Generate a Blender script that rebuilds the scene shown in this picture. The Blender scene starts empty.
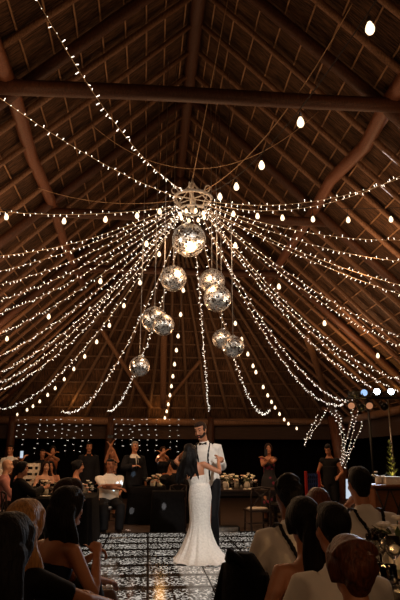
import bpy, bmesh, math, random
from mathutils import Vector as V, Matrix as MX, noise
C = bpy.context.scene
COL = C.collection
rnd = random.Random(7)
PI = math.pi
R = math.radians

# ------------------------------------------------------------------ camera
FPX, CAMH = 560.0, 1.35
TILT = math.atan(158 / FPX)
PSI = math.atan(52 * math.cos(TILT) / FPX)
cd = bpy.data.cameras.new('camera'); cam = bpy.data.objects.new('camera', cd); COL.objects.link(cam)
cd.sensor_fit = 'VERTICAL'; cd.sensor_height = 36; cd.lens = 36 * FPX / 600; cd.clip_start = .05; cd.clip_end = 200
cam.location = (0, 0, CAMH); cam.rotation_euler = (PI / 2 + TILT, 0, -PSI)
C.camera = cam

def ray(px, py):
    a = (px - 200) / FPX; b = (300 - py) / FPX
    X = a; Y = math.cos(TILT) - math.sin(TILT) * b; Z = math.sin(TILT) + math.cos(TILT) * b
    return V((X * math.cos(PSI) + Y * math.sin(PSI), -X * math.sin(PSI) + Y * math.cos(PSI), Z))
def aty(px, py, y):
    d = ray(px, py); s = y / d.y
    return V((d.x * s, y, CAMH + d.z * s))
def xat(px, y, py=466): return aty(px, py, y).x
def atz(px, py, z=0.0):
    d = ray(px, py); s = (z - CAMH) / d.z
    return V((d.x * s, d.y * s, z))
def prj(p):
    x, y, z = p; z -= CAMH
    X = x * math.cos(PSI) - y * math.sin(PSI); Y = x * math.sin(PSI) + y * math.cos(PSI)
    zc = Y * math.cos(TILT) + z * math.sin(TILT); v = -Y * math.sin(TILT) + z * math.cos(TILT)
    return V((200 + FPX * X / zc, 300 - FPX * v / zc))

# ------------------------------------------------------------------ world, exposure, lights
w = bpy.data.worlds.new('night'); C.world = w; w.use_nodes = True
w.node_tree.nodes['Background'].inputs[0].default_value = (.02, .014, .010, 1)
w.node_tree.nodes['Background'].inputs[1].default_value = .25
C.view_settings.view_transform = 'Standard'; C.view_settings.look = 'None'
C.view_settings.exposure = 0.0; C.view_settings.gamma = 1.0

WARM = (1.0, .57, .29)
def lamp(kind, loc, power, col=WARM, size=.12, aim=None, cone=30, blend=.5):
    l = bpy.data.lights.new('lamp', kind); l.energy = power; l.color = col
    o = bpy.data.objects.new('lamp', l); COL.objects.link(o); o.location = loc
    if kind in ('POINT', 'SPOT'): l.shadow_soft_size = size
    if aim is not None:
        o.rotation_euler = (V(aim) - V(loc)).to_track_quat('-Z', 'Y').to_euler()
    if kind == 'SPOT': l.spot_size = R(cone); l.spot_blend = blend
    return o
# stand-in lamps for the strings' glow, plus added fill over guests and behind camera
lamp('POINT', (.62, 8.1, 4.35), 54, size=.25)
for x, y, z, p in ((-2.6, 8.5, 4.2, 44), (-3.6, 12.5, 3.6, 58), (3.6, 8.6, 4.4, 44), (4.4, 12.6, 3.8, 60),
                   (-1.6, 5.6, 4.9, 13), (2.6, 5.4, 4.7, 14), (.6, 13.8, 3.7, 60), (-2.2, 16.6, 4.0, 22),
                   (2.6, 16.6, 4.0, 22), (-3.6, 5.0, 3.4, 18), (3.9, 5.2, 3.6, 18), (-1.4, 10.4, 2.6, 48), (2.2, 10.9, 2.5, 40), (-.6, 12.4, 2.6, 16), (-3.0, 12.2, 2.7, 22), (3.6, 12.0, 2.6, 10),
                   (-1.0, -.6, 2.9, 34), (2.4, -.8, 2.9, 34)):  # unseen fill added behind the camera, with no strings there
    lamp('POINT', (x, y, z), p, size=.2)
# unseen spots added to brighten the mirror balls
lamp('SPOT', (-1.6, 2.2, 4.6), 380, (1, .90, .78), .6, (.5, 8.4, 3.9), 26, .8)
lamp('SPOT', (-4.2, 6.0, 3.0), 300, (1, .84, .66), .6, (.5, 8.4, 3.9), 34, .8)
lamp('SPOT', (5.2, 6.2, 3.2), 300, (1, .86, .70), .6, (.5, 8.4, 3.9), 34, .8)
lamp('SPOT', (2.9, 2.6, 5.2), 330, (1, .95, .9), .6, (.7, 8.4, 3.9), 26, .8)
# unseen spot added to brighten the guests in front of the far posts
lamp('SPOT', (1.8, 1.6, 5.0), 620, (1.0, .86, .72), .10, (-.75, 11.6, .95), 11, .8)
# unseen spot, added above the view for the front light on the couple
lamp('SPOT', (2.6, 1.2, 5.4), 1750, (1.0, .93, .86), .10, (.80, 8.25, .85), 17, .55)
# the moving heads on the stand at the right
HEADS_Y = 13.4

# ------------------------------------------------------------------ materials
MATS = {}
def srgb(h):
    h = h.lstrip('#'); v = [int(h[i:i + 2], 16) / 255 for i in (0, 2, 4)]
    return tuple(c / 12.92 if c <= .04045 else ((c + .055) / 1.055) ** 2.4 for c in v)
def mat(name, hexcol, rough=.6, metal=0.0, nscale=30, var=.25, bump=.15, stretch=(1, 1, 1), spec=.5, sheen=0, trans=0, coat=0):
    if name in MATS: return MATS[name]
    m = bpy.data.materials.new(name); m.use_nodes = True; nt = m.node_tree; b = nt.nodes['Principled BSDF']
    c = srgb(hexcol)
    tc = nt.nodes.new('ShaderNodeTexCoord'); mp = nt.nodes.new('ShaderNodeMapping'); mp.inputs['Scale'].default_value = stretch
    nz = nt.nodes.new('ShaderNodeTexNoise'); nz.inputs['Scale'].default_value = nscale; nz.inputs['Detail'].default_value = 4
    nt.links.new(tc.outputs['Object'], mp.inputs['Vector']); nt.links.new(mp.outputs[0], nz.inputs['Vector'])
    rp = nt.nodes.new('ShaderNodeValToRGB'); rp.color_ramp.elements[0].position = .3; rp.color_ramp.elements[1].position = .7
    rp.color_ramp.elements[0].color = (*[x * (1 - var) for x in c], 1); rp.color_ramp.elements[1].color = (*[min(1, x * (1 + var)) for x in c], 1)
    nt.links.new(nz.outputs['Fac'], rp.inputs[0]); nt.links.new(rp.outputs[0], b.inputs['Base Color'])
    if bump:
        bp = nt.nodes.new('ShaderNodeBump'); bp.inputs['Strength'].default_value = bump; bp.inputs['Distance'].default_value = .02
        nt.links.new(nz.outputs['Fac'], bp.inputs['Height']); nt.links.new(bp.outputs[0], b.inputs['Normal'])
    b.inputs['Roughness'].default_value = rough; b.inputs['Metallic'].default_value = metal
    b.inputs['Specular IOR Level'].default_value = spec; b.inputs['Transmission Weight'].default_value = trans
    b.inputs['Coat Weight'].default_value = coat; b.inputs['Sheen Weight'].default_value = sheen
    MATS[name] = m; return m
def glow(name, col, strength, sample=False):
    if name in MATS: return MATS[name]
    m = bpy.data.materials.new(name); m.use_nodes = True; nt = m.node_tree; nt.nodes.clear()
    e = nt.nodes.new('ShaderNodeEmission'); o = nt.nodes.new('ShaderNodeOutputMaterial')
    e.inputs[0].default_value = (*col, 1); e.inputs[1].default_value = strength
    nt.links.new(e.outputs[0], o.inputs[0])
    m.cycles.emission_sampling = 'AUTO' if sample else 'NONE'
    MATS[name] = m; return m

def thatch_mat():
    m = bpy.data.materials.new('thatch'); m.use_nodes = True; nt = m.node_tree; b = nt.nodes['Principled BSDF']
    tc = nt.nodes.new('ShaderNodeTexCoord'); mp = nt.nodes.new('ShaderNodeMapping'); mp.inputs['Scale'].default_value = (5, 70, 5)
    wp = nt.nodes.new('ShaderNodeTexNoise'); wp.inputs['Scale'].default_value = 1.1
    mx = nt.nodes.new('ShaderNodeMix'); mx.data_type = 'VECTOR'; mx.inputs[0].default_value = .10
    nt.links.new(tc.outputs['Object'], wp.inputs['Vector']); nt.links.new(tc.outputs['Object'], mx.inputs[4]); nt.links.new(wp.outputs['Color'], mx.inputs[5])
    nt.links.new(mx.outputs[1], mp.inputs['Vector'])
    n = nt.nodes.new('ShaderNodeTexNoise'); n.inputs['Scale'].default_value = 1.0; n.inputs['Detail'].default_value = 5; n.inputs['Roughness'].default_value = .65
    nt.links.new(mp.outputs[0], n.inputs['Vector'])
    n2 = nt.nodes.new('ShaderNodeTexNoise'); n2.inputs['Scale'].default_value = 1.6; n2.inputs['Detail'].default_value = 3
    nt.links.new(tc.outputs['Object'], n2.inputs['Vector'])
    r = nt.nodes.new('ShaderNodeValToRGB'); r.color_ramp.elements[0].position = .38; r.color_ramp.elements[1].position = .68
    r.color_ramp.elements[0].color = (.020, .011, .006, 1); r.color_ramp.elements[1].color = (.185, .100, .050, 1)
    r2 = nt.nodes.new('ShaderNodeValToRGB'); r2.color_ramp.elements[0].position = .3; r2.color_ramp.elements[1].position = .72
    r2.color_ramp.elements[0].color = (.55, .5, .48, 1); r2.color_ramp.elements[1].color = (1.1, 1.0, .95, 1)
    ml = nt.nodes.new('ShaderNodeMix'); ml.data_type = 'RGBA'; ml.blend_type = 'MULTIPLY'; ml.inputs[0].default_value = 1
    nt.links.new(n.outputs['Fac'], r.inputs[0]); nt.links.new(n2.outputs['Fac'], r2.inputs[0])
    nt.links.new(r.outputs[0], ml.inputs[6]); nt.links.new(r2.outputs[0], ml.inputs[7]); nt.links.new(ml.outputs[2], b.inputs['Base Color'])
    bp = nt.nodes.new('ShaderNodeBump'); bp.inputs['Strength'].default_value = .8; bp.inputs['Distance'].default_value = .03
    nt.links.new(n.outputs['Fac'], bp.inputs['Height']); nt.links.new(bp.outputs[0], b.inputs['Normal'])
    b.inputs['Roughness'].default_value = .85; b.inputs['Specular IOR Level'].default_value = .2
    return m
THATCH = thatch_mat()
LOG = mat('log', '#76553d', .6, nscale=7, var=.45, bump=.35, stretch=(9, 9, .7), spec=.3)
LOGDARK = mat('log_dark', '#472a1a', .55, nscale=7, var=.4, bump=.35, stretch=(9, 9, .7), spec=.3)
LOGMID = mat('log_mid', '#69503c', .6, nscale=7, var=.45, bump=.35, stretch=(9, 9, .7), spec=.3)
LOGRED = mat('log_red', '#6b412b', .5, nscale=7, var=.4, bump=.35, stretch=(9, 9, .7), spec=.35)
BATTEN = mat('batten', '#8f6a48', .7, nscale=9, var=.3, bump=.2)
NIGHT = mat('night_cloth', '#0b0807', .95, nscale=3, var=.4, bump=.1, stretch=(6, 6, .3), spec=.05)
FLOORM = mat('screed', '#54443a', .42, nscale=5, var=.22, bump=.06)
ROPE = mat('rope', '#c9a47c', .7, bump=.1)
STEEL = mat('steel', '#b9b4ac', .35, .9, bump=.05)
BLACKM = mat('black_metal', '#131313', .45, .3, bump=.05)
BLACKCLOTH = mat('black_cloth', '#0c0b0c', .85, nscale=14, var=.3, bump=.5, spec=.12)
WHITEPAINT = mat('white_paint', '#e8dccb', .5, bump=.08)
BULB = glow('bulb_glow', (1, .86, .71), 3.3)
BULBBIG = glow('globe_glow', (1, .72, .44), 2.6)
FIL = glow('filament_glow', (1, .78, .5), 14)
COOL = glow('cool_bulb_glow', (1, .86, .72), 1.5)
CABLE = mat('cable', '#dcc09a', .6, bump=0)
DARKCABLE = mat('dark_cable', '#2a1a10', .7, bump=0)
GLASS = mat('glass', '#f4f4f2', .04, trans=1.0, bump=0, var=0)
FLAME = glow('flame', (1, .55, .2), 9)

# ------------------------------------------------------------------ mesh helpers
class G:
    def __init__(s): s.v = []; s.f = []; s.mi = []; s.cur = 0
    def add(s, vs, fs):
        o = len(s.v); s.v += [tuple(p) for p in vs]; s.f += [tuple(i + o for i in f) for f in fs]; s.mi += [s.cur] * len(fs); return s
    def box(s, c, d, rot=None):
        c = V(c); vs = []
        for x in (-.5, .5):
            for y in (-.5, .5):
                for z in (-.5, .5):
                    p = V((x * d[0], y * d[1], z * d[2]))
                    if rot is not None: p = rot @ p
                    vs.append(c + p)
        return s.add(vs, [(0, 1, 3, 2), (4, 6, 7, 5), (0, 4, 5, 1), (2, 3, 7, 6), (0, 2, 6, 4), (1, 5, 7, 3)])
    def tube(s, pts, rad, n=8, ref=None, cap=True):
        pts = [V(p) for p in pts]; k = len(pts)
        if not isinstance(rad, (list, tuple)): rad = [rad] * k
        if isinstance(rad, tuple): rad = [rad] * k
        vs = []; fs = []; a = None
        for i in range(k):
            t = (pts[min(i + 1, k - 1)] - pts[max(i - 1, 0)])
            t = t.normalized() if t.length > 1e-9 else V((0, 0, 1))
            if ref is not None:
                b = V(ref) - t * V(ref).dot(t)
                if b.length < 1e-4: b = t.orthogonal()
                b.normalize()
            else:
                if a is None: b = t.orthogonal().normalized()
                else:
                    b = a - t * a.dot(t); b = b.normalized() if b.length > 1e-6 else t.orthogonal().normalized()
                a = b
            q = b.cross(t)
            r = rad[i]; rx, ry = r if isinstance(r, tuple) else (r, r)
            for j in range(n):
                u = 2 * PI * j / n
                vs.append(pts[i] + q * (rx * math.cos(u)) + b * (ry * math.sin(u)))
        for i in range(k - 1):
            for j in range(n):
                fs.append((i * n + j, i * n + (j + 1) % n, (i + 1) * n + (j + 1) % n, (i + 1) * n + j))
        if cap:
            fs.append(tuple(range(n))[::-1]); fs.append(tuple((k - 1) * n + j for j in range(n)))
        return s.add(vs, fs)
    def lathe(s, prof, n=16, c=(0, 0, 0), cap=True):
        c = V(c); vs = []; fs = []; k = len(prof)
        for r, z in prof:
            for j in range(n):
                u = 2 * PI * j / n; vs.append(c + V((max(r, 1e-4) * math.cos(u), max(r, 1e-4) * math.sin(u), z)))
        for i in range(k - 1):
            for j in range(n):
                fs.append((i * n + j, i * n + (j + 1) % n, (i + 1) * n + (j + 1) % n, (i + 1) * n + j))
        if cap: fs.append(tuple(range(n))[::-1]); fs.append(tuple((k - 1) * n + j for j in range(n)))
        return s.add(vs, fs)
    def ell(s, c, r, nu=14, nv=9, rot=None):
        c = V(c)
        if not isinstance(r, (tuple, list)): r = (r, r, r)
        vs = []; fs = []
        pts = [V((0, 0, -1))] + [V((math.cos(2 * PI * j / nu) * math.cos(-PI / 2 + PI * i / nv), math.sin(2 * PI * j / nu) * math.cos(-PI / 2 + PI * i / nv), math.sin(-PI / 2 + PI * i / nv))) for i in range(1, nv) for j in range(nu)] + [V((0, 0, 1))]
        for p in pts:
            p = V((p.x * r[0], p.y * r[1], p.z * r[2]))
            if rot is not None: p = rot @ p
            vs.append(c + p)
        for j in range(nu): fs.append((0, 1 + (j + 1) % nu, 1 + j))
        for i in range(nv - 2):
            for j in range(nu):
                a = 1 + i * nu; fs.append((a + j, a + (j + 1) % nu, a + nu + (j + 1) % nu, a + nu + j))
        L = len(vs) - 1; a = 1 + (nv - 2) * nu
        for j in range(nu): fs.append((a + j, a + (j + 1) % nu, L))
        return s.add(vs, fs)
    def mesh(s, name):
        me = bpy.data.meshes.new(name); me.from_pydata(s.v, [], s.f); me.update(); return me
    def build(s, name, m, parent=None, smooth=True, loc=None, rz=0, bevel=0):
        me = s.mesh(name)
        for mm in (m if isinstance(m, list) else [m]): me.materials.append(mm)
        if isinstance(m, list): me.polygons.foreach_set('material_index', s.mi)
        return link(name, me, parent, smooth, loc, rz, bevel)
def link(name, me, parent=None, smooth=True, loc=None, rz=0, bevel=0):
    me.polygons.foreach_set('use_smooth', [smooth] * len(me.polygons))
    o = bpy.data.objects.new(name, me); COL.objects.link(o)
    if parent is not None: o.parent = parent
    if loc is not None: o.location = loc
    if rz: o.rotation_euler = (0, 0, rz)
    if bevel:
        bv = o.modifiers.new('edge', 'BEVEL'); bv.width = bevel; bv.segments = 2; bv.limit_method = 'ANGLE'
    return o
def empty(name, loc=(0, 0, 0), rz=0):
    o = bpy.data.objects.new(name, None); COL.objects.link(o); o.location = loc; o.rotation_euler = (0, 0, rz); return o
def tag(o, label, cat, group=None, kind=None):
    o['label'] = label; o['category'] = cat
    if group: o['group'] = group
    if kind: o['kind'] = kind
    return o
def struct(o, label=None):
    o['kind'] = 'structure'
    if label: o['label'] = label
    return o
def copy_tree(o, parent=None, loc=None, rz=None):
    c = o.copy(); COL.objects.link(c)
    if parent is not None: c.parent = parent
    if loc is not None: c.location = loc
    if rz is not None: c.rotation_euler = (0, 0, rz)
    for ch in list(o.children): copy_tree(ch, c)
    return c
def fuse(g, voxel, it=3, fac=.5):
    """one continuous skin over everything in g"""
    me = g.mesh('tmp'); o = bpy.data.objects.new('tmp', me); COL.objects.link(o)
    md = o.modifiers.new('r', 'REMESH'); md.mode = 'VOXEL'; md.voxel_size = voxel
    if it:
        sm = o.modifiers.new('s', 'SMOOTH'); sm.iterations = it; sm.factor = fac
    dg = bpy.context.evaluated_depsgraph_get(); dg.update()
    out = bpy.data.meshes.new_from_object(o.evaluated_get(dg), depsgraph=dg)
    bpy.data.objects.remove(o); bpy.data.meshes.remove(me)
    return out
def fused(g, name, m, parent, voxel=.014, it=3):
    me = fuse(g, voxel, it); me.materials.clear(); me.materials.append(m)
    return link(name, me, parent, True)

# ------------------------------------------------------------------ roof and shell
XR, ZR, YA, YE, HW, ZE = .65, 8.6, 15.9, 19.5, 6.0, 2.8
AL = R(44); CA, SA = math.cos(AL), math.sin(AL); PT = math.tan(AL)
UL = HW / CA
def hit(px, py, off=.97):
    """where the sight line through a pixel meets the underside of the roof"""
    d = ray(px, py); best = None
    hp = (ZR - ZE) / (YE - YA)
    for a, b, c, k in ((-PT, 0, 1, ZR - XR * PT), (PT, 0, 1, ZR + XR * PT), (0, hp, 1, ZR + YA * hp)):
        den = a * d.x + b * d.y + c * d.z
        if den <= 1e-6: continue
        s = (k - c * CAMH) / den
        if s > 0 and (best is None or s < best): best = s
    for s in ((XR - HW) / d.x if d.x < 0 else (XR + HW) / d.x, YE / d.y):
        if s > 0: best = min(best, s)
    return V((0, 0, CAMH)) + d * (best * off)

g = G(); g.box((0.65, 9.5, -.05), (18, 28, .1)); struct(g.build('floor', FLOORM, smooth=False), 'dark brown hall floor around the light-up dance floor')

def slope_frame(org, x, y):
    x = V(x).normalized(); y = V(y).normalized(); z = x.cross(y)
    m = MX((x, y, z)).transposed().to_4x4(); m.translation = V(org); return m
ceil = empty('ceiling', (XR, 8, ZR)); struct(ceil, 'high thatched palapa roof over the hall')
def slab(poly, th, m, nm):
    k = len(poly); g = G()
    vs = [(x, y, 0) for x, y in poly] + [(x, y, th) for x, y in poly]
    fs = [tuple(range(k))[::-1], tuple(range(k, 2 * k))] + [(i, (i + 1) % k, k + (i + 1) % k, k + i) for i in range(k)]
    g.add(vs, fs); o = g.build(nm, THATCH, smooth=False); o.matrix_world = m
    o.parent = ceil; o.matrix_parent_inverse = MX.Translation(-ceil.location)
    return o
OV = .75
def hipy(u): return YA + u * CA / HW * (YE - YA)
FL = slope_frame((XR, 0, ZR), (-CA, 0, -SA), (0, 1, 0)); FR = slope_frame((XR, 0, ZR), (CA, 0, -SA), (0, 1, 0))
poly = [(0, -4), (UL + OV, -4), (UL + OV, hipy(UL + OV)), (0, YA)]
slab(poly, -.25, FL, 'thatch'); slab(poly, .25, FR, 'thatch')
HL = math.hypot(YE - YA, ZR - ZE)
FH = slope_frame((XR, YA, ZR), (0, YE - YA, -(ZR - ZE)), (1, 0, 0))   # local z points inward/outward, checked below
sgn = -1 if (FH.to_3x3() @ V((0, 0, 1))).y < 0 else 1
k_ = (HL + OV) / HL
slab([(0, 0), (HL * k_, -HW * k_), (HL * k_, HW * k_)], .25 * sgn, FH, 'thatch')
IN_L = (FL.to_3x3() @ V((0, 0, 1))); IN_R = -(FR.to_3x3() @ V((0, 0, 1))); IN_H = -(FH.to_3x3() @ V((0, 0, 1))) * sgn

def log(name, pts, r, m, wob=.02, n=8, seg=7, label=None, taper=.85):
    g = G(); pts = [V(p) for p in pts]; out = []
    if len(pts) == 2:
        a, b = pts; d = (b - a).normalized(); p1 = d.orthogonal().normalized(); p2 = d.cross(p1); ph = rnd.uniform(0, 6); ph2 = rnd.uniform(0, 6)
        for i in range(seg + 1):
            t = i / seg; e = math.sin(PI * t)
            out.append(a.lerp(b, t) + p1 * (wob * e * math.sin(ph + 5 * t)) + p2 * (wob * e * math.sin(ph2 + 4 * t)))
    else: out = pts
    k = len(out)
    g.tube(out, [r * (1 + (taper - 1) * i / (k - 1)) for i in range(k)], n)
    o = g.build(name, m); struct(o, label); return o
def onroof(F, inn, u, y, off): return F @ V((u, y, 0)) + inn * off
for F, inn, side in ((FL, IN_L, 'left'), (FR, IN_R, 'right')):
    k = 0; y = 2.51
    while y < YE - .25:
        u0 = 0.05 if y < YA else (y - YA) / (YE - YA) * HW / CA + .1
        big = abs(y - 6.47) < .1 or abs(y - 9.77) < .1 or abs(y - 13.07) < .1
        r = .10 if big else rnd.uniform(.045, .06); lm = LOGDARK if big else LOG
        log('rafter', [onroof(F, inn, UL + .35, y, .05 + r), onroof(F, inn, u0, y, .05 + r)], r, lm, .03, 8, 9,
            'round pole rafter under the thatch')
        y += .66
    for j in range(20):
        u = .35 + j * .42; g = G(); y1 = hipy(u) - .05
        g.tube([onroof(F, inn, u + rnd.uniform(-.02, .02), 2 + (y1 - 2) * q / 8, .025) for q in range(9)], .014, 6)
        struct(g.build('batten', BATTEN), 'thin pole lashed under the thatch')
log('ridge_beam', [(XR, 2, ZR - .2), (XR, YA, ZR - .2)], .13, LOGDARK, .02)
# fan of poles on the far hip and its battens
for i in range(17):
    x = XR - HW + 2 * HW * (i + .5) / 17
    log('rafter', [V((x, YE + .1, ZE - .16)) + IN_H * .1, V((XR + (x - XR) * .03, YA + .1, ZR - .2)) + IN_H * .1], .058, LOGMID, .03, 7, 8, 'pole rafter fanning down the far end of the roof', .7)
for j in range(14):
    u = .6 + j * .46; hw = HW * u / HL - .08
    g = G(); g.tube([FH @ V((u, -hw + 2 * hw * q / 6, 0)) + IN_H * .03 for q in range(7)], .026, 6); struct(g.build('batten', LOGMID), 'thin pole across the far end of the roof')
for s in (-1, 1):
    log('hip_rafter', [(XR + s * HW, YE, ZE - .1), (XR, YA, ZR - .25)], .12, LOGDARK, .03)
# purlin logs along both slopes and the collar beams that tie them
log('purlin', [(-1.93, 3.0, 5.92), (-1.88, 6.6, 5.95), (-1.97, 8.2, 5.98), (-1.90, 9.9, 5.93), (-1.96, 11.8, 5.9), (-1.9, 15.0, 5.95)], .105, LOGRED, 0, 10, label='long log running under the left slope')
log('purlin', [(3.16, 3.0, 6.02), (3.14, 6.4, 6.0), (3.22, 7.4, 5.98), (3.06, 8.6, 6.02), (3.1, 10.0, 5.98), (3.15, 15.0, 6.0)], .115, LOGRED, 0, 10, label='long bent log running under the right slope')
for y, z0, z1, r in ((6.25, 5.84, 5.90, .10), (9.9, 5.80, 5.80, .095), (13.3, 5.85, 5.85, .10)):
    hw = (ZR - z0) / PT - .1
    log('collar_beam', [(XR - hw, y, z0), (XR + hw, y, z1)], r, LOGDARK, .015, 12, 9, 'thick log tie beam across the roof', .97)
# lower purlins nearer the eaves
for s in (-1, 1):
    log('eave_beam', [(XR + s * (HW - .05), 0, ZE - .22), (XR + s * (HW - .05), YE, ZE - .22)], .13, LOG, .03, 10, 9)
log('eave_beam', [(XR - HW, YE - .05, ZE - .24), (XR + HW, YE - .05, ZE - .24)], .14, LOG, .03, 10, 9)
# braces on the far end
def hz(px, py, off=.985): return hit(px, py, off)
log('brace', [hz(100, 327), hz(151, 408)], .075, LOG, .01); log('brace', [hz(200, 361), hz(167, 402)], .06, LOG, .01)
log('brace', [hz(164, 330, .97), hz(163, 408, .97)], .11, LOG, .01)
log('brace', [hz(306, 336, .95), V((6.2, 18.7, 2.75))], .10, LOG, .02)
# posts
for px in (8, 109, 211):
    x = xat(px, YE - .1); log('post', [(x, YE - .1, 0), (x, YE - .1, ZE - .12)], .15, LOGDARK, .02)
log('post', [(6.62, 19.2, 0), (6.5, 19.25, 1.3), (6.35, 19.3, 2.75)], .21, LOGRED, .02, 10)
for y in (4, 9, 14): 
    for s in (-1, 1): log('post', [(XR + s * 5.95, y, 0), (XR + s * 5.95, y, ZE - .2)], .14, LOG, .02)
# dark sides of the night
g = G(); g.box((XR, YE + 1.2, 1.2), (16, .1, 2.4)); struct(g.build('wall_back', NIGHT, smooth=False))
g = G(); g.box((XR - HW - 1.2, 8, 1.2), (.1, 25, 2.4)); struct(g.build('wall_left', NIGHT, smooth=False))
g = G(); g.box((XR + HW + 1.2, 8, 1.2), (.1, 25, 2.4)); struct(g.build('wall_right', NIGHT, smooth=False))
# brown matting band under the far eave, and the hanging cloth at the right
MATTING = mat('matting', '#382315', .8, nscale=10, var=.35, bump=.3, stretch=(.4, 6, 8))
g = G(); g.box((XR, YE + .12, 2.28), (2 * HW, .05, .62)); struct(g.build('trim_1', MATTING, smooth=False), 'brown reed matting band under the far eave')
g = G(); g.box((XR + HW + .1, 12, 2.25), (.05, 15, .6)); struct(g.build('trim_2', MATTING, smooth=False), 'brown reed matting band under the right eave')

# ------------------------------------------------------------------ dance floor
def panel_mat():
    m = bpy.data.materials.new('dance_panel'); m.use_nodes = True; nt = m.node_tree; b = nt.nodes['Principled BSDF']; L = nt.links.new
    tc = nt.nodes.new('ShaderNodeTexCoord'); oi = nt.nodes.new('ShaderNodeObjectInfo')
    sx = nt.nodes.new('ShaderNodeSeparateXYZ'); L(tc.outputs['Object'], sx.inputs[0])
    def mth(op, a, bb=None, c=None):
        n = nt.nodes.new('ShaderNodeMath'); n.operation = op
        for i, q in enumerate((a, bb, c)):
            if q is None: continue
            if isinstance(q, (int, float)): n.inputs[i].default_value = q
            else: L(q, n.inputs[i])
        return n.outputs[0]
    # strip mask: the lit strip of each panel
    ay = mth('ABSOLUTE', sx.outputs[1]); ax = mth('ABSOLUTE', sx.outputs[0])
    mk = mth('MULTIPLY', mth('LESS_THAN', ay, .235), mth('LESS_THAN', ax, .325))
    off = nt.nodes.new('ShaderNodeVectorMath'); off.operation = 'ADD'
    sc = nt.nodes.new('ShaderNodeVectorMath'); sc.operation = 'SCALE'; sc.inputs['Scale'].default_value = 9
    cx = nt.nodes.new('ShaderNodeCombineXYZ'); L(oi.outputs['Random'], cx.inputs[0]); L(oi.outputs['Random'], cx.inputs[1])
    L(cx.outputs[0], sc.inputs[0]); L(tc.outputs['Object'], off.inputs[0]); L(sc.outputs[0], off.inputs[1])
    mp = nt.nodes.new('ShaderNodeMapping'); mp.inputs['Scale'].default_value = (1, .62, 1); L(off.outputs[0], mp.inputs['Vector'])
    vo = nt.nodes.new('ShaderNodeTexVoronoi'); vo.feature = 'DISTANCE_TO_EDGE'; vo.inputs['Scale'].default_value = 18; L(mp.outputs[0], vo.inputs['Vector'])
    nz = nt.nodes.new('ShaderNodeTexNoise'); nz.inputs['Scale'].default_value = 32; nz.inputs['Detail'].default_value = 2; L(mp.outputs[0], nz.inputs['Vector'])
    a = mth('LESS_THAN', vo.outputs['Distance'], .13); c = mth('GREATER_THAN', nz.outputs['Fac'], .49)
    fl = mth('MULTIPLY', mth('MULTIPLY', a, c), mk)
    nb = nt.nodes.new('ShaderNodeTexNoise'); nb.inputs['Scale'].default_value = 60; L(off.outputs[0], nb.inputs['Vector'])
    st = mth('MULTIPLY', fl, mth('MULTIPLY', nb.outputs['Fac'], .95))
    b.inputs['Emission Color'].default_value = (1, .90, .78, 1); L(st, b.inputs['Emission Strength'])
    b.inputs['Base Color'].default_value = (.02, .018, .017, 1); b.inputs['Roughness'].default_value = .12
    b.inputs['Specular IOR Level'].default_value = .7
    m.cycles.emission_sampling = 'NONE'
    return m
PANEL = panel_mat()
PW, PL = .68, .645
df = tag(empty('dance_floor', (.03, 11.0, 0)), 'mirror-black dance floor lit with rows of white ornament under the dancing couple', 'dance floor')
pme = None
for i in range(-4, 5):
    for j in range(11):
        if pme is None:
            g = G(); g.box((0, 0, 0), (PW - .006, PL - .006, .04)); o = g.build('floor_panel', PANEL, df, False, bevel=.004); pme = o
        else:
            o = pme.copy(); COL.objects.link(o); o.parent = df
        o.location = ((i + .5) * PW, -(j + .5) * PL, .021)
g = G()
for s, L_ in ((-1, 0), (1, 0)): pass
x0, x1, y0 = -4 * PW, 5 * PW, -11 * PL
g.box(((x0 + x1) / 2, .05, .02), (x1 - x0 + .16, .08, .04)); g.box((x0 - .045, y0 / 2, .02), (.08, -y0, .04)); g.box((x1 + .045, y0 / 2, .02), (.08, -y0, .04))
g.build('edge_ramp', BLACKM, df, False, bevel=.006)
# ------------------------------------------------------------------ chandelier wheel
HUB = V((.61, 8.2, 5.36))
ch = tag(empty('wheel_chandelier', HUB), 'white hoop chandelier with scroll hooks that gathers all the fairy lights', 'chandelier')
RR = .30
g = G(); ring = [V((RR * math.cos(2 * PI * i / 40), RR * math.sin(2 * PI * i / 40), 0)) for i in range(41)]
g.tube(ring, [(.012, .03)] * 41, 8, ref=(0, 0, 1), cap=False); g.build('hoop', WHITEPAINT, ch)
g = G(); rl = [V((RR * .66 * math.cos(2 * PI * i / 32), RR * .66 * math.sin(2 * PI * i / 32), -.20)) for i in range(33)]
g.tube(rl, [(.01, .02)] * 33, 8, ref=(0, 0, 1), cap=False); g.build('lower_hoop', WHITEPAINT, ch)
g = G(); g.lathe([(.03, -.24), (.045, -.2), (.022, -.14), (.022, .2), (.05, .25), (.02, .3), (.012, .36)], 12); g.build('post', WHITEPAINT, ch)
for i in range(6):
    a = 2 * PI * i / 6 + .3; e = V((math.cos(a), math.sin(a), 0))
    g = G(); g.tube([e * .02 + V((0, 0, .27)), e * .13 + V((0, 0, .13)), e * RR], .009, 6); g.tube([e * .02, e * RR], .008, 6); g.build('spoke', WHITEPAINT, ch)
    g = G(); g.tube([e * RR * .66 + V((0, 0, -.2)), e * RR], .007, 6); g.build('stay', WHITEPAINT, ch)
    g = G(); t = V((-e.y, e.x, 0)); g.tube([e * RR + V((0, 0, .03 + .0)) + e * (.055 * math.sin(q)) + V((0, 0, .055 - .055 * math.cos(q))) for q in [2 * PI * k / 12 * .82 for k in range(13)]], .010, 6)
    g.build('scroll_hook', WHITEPAINT, ch)
def globe_mesh():
    g = G(); g.lathe([(.004, -.115), (.02, -.108), (.03, -.09), (.032, -.075), (.026, -.05), (.016, -.03), (.013, -.02)], 10); return g.mesh('bulb')
GLOBE = globe_mesh(); GLOBE.materials.append(BULBBIG)
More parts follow.
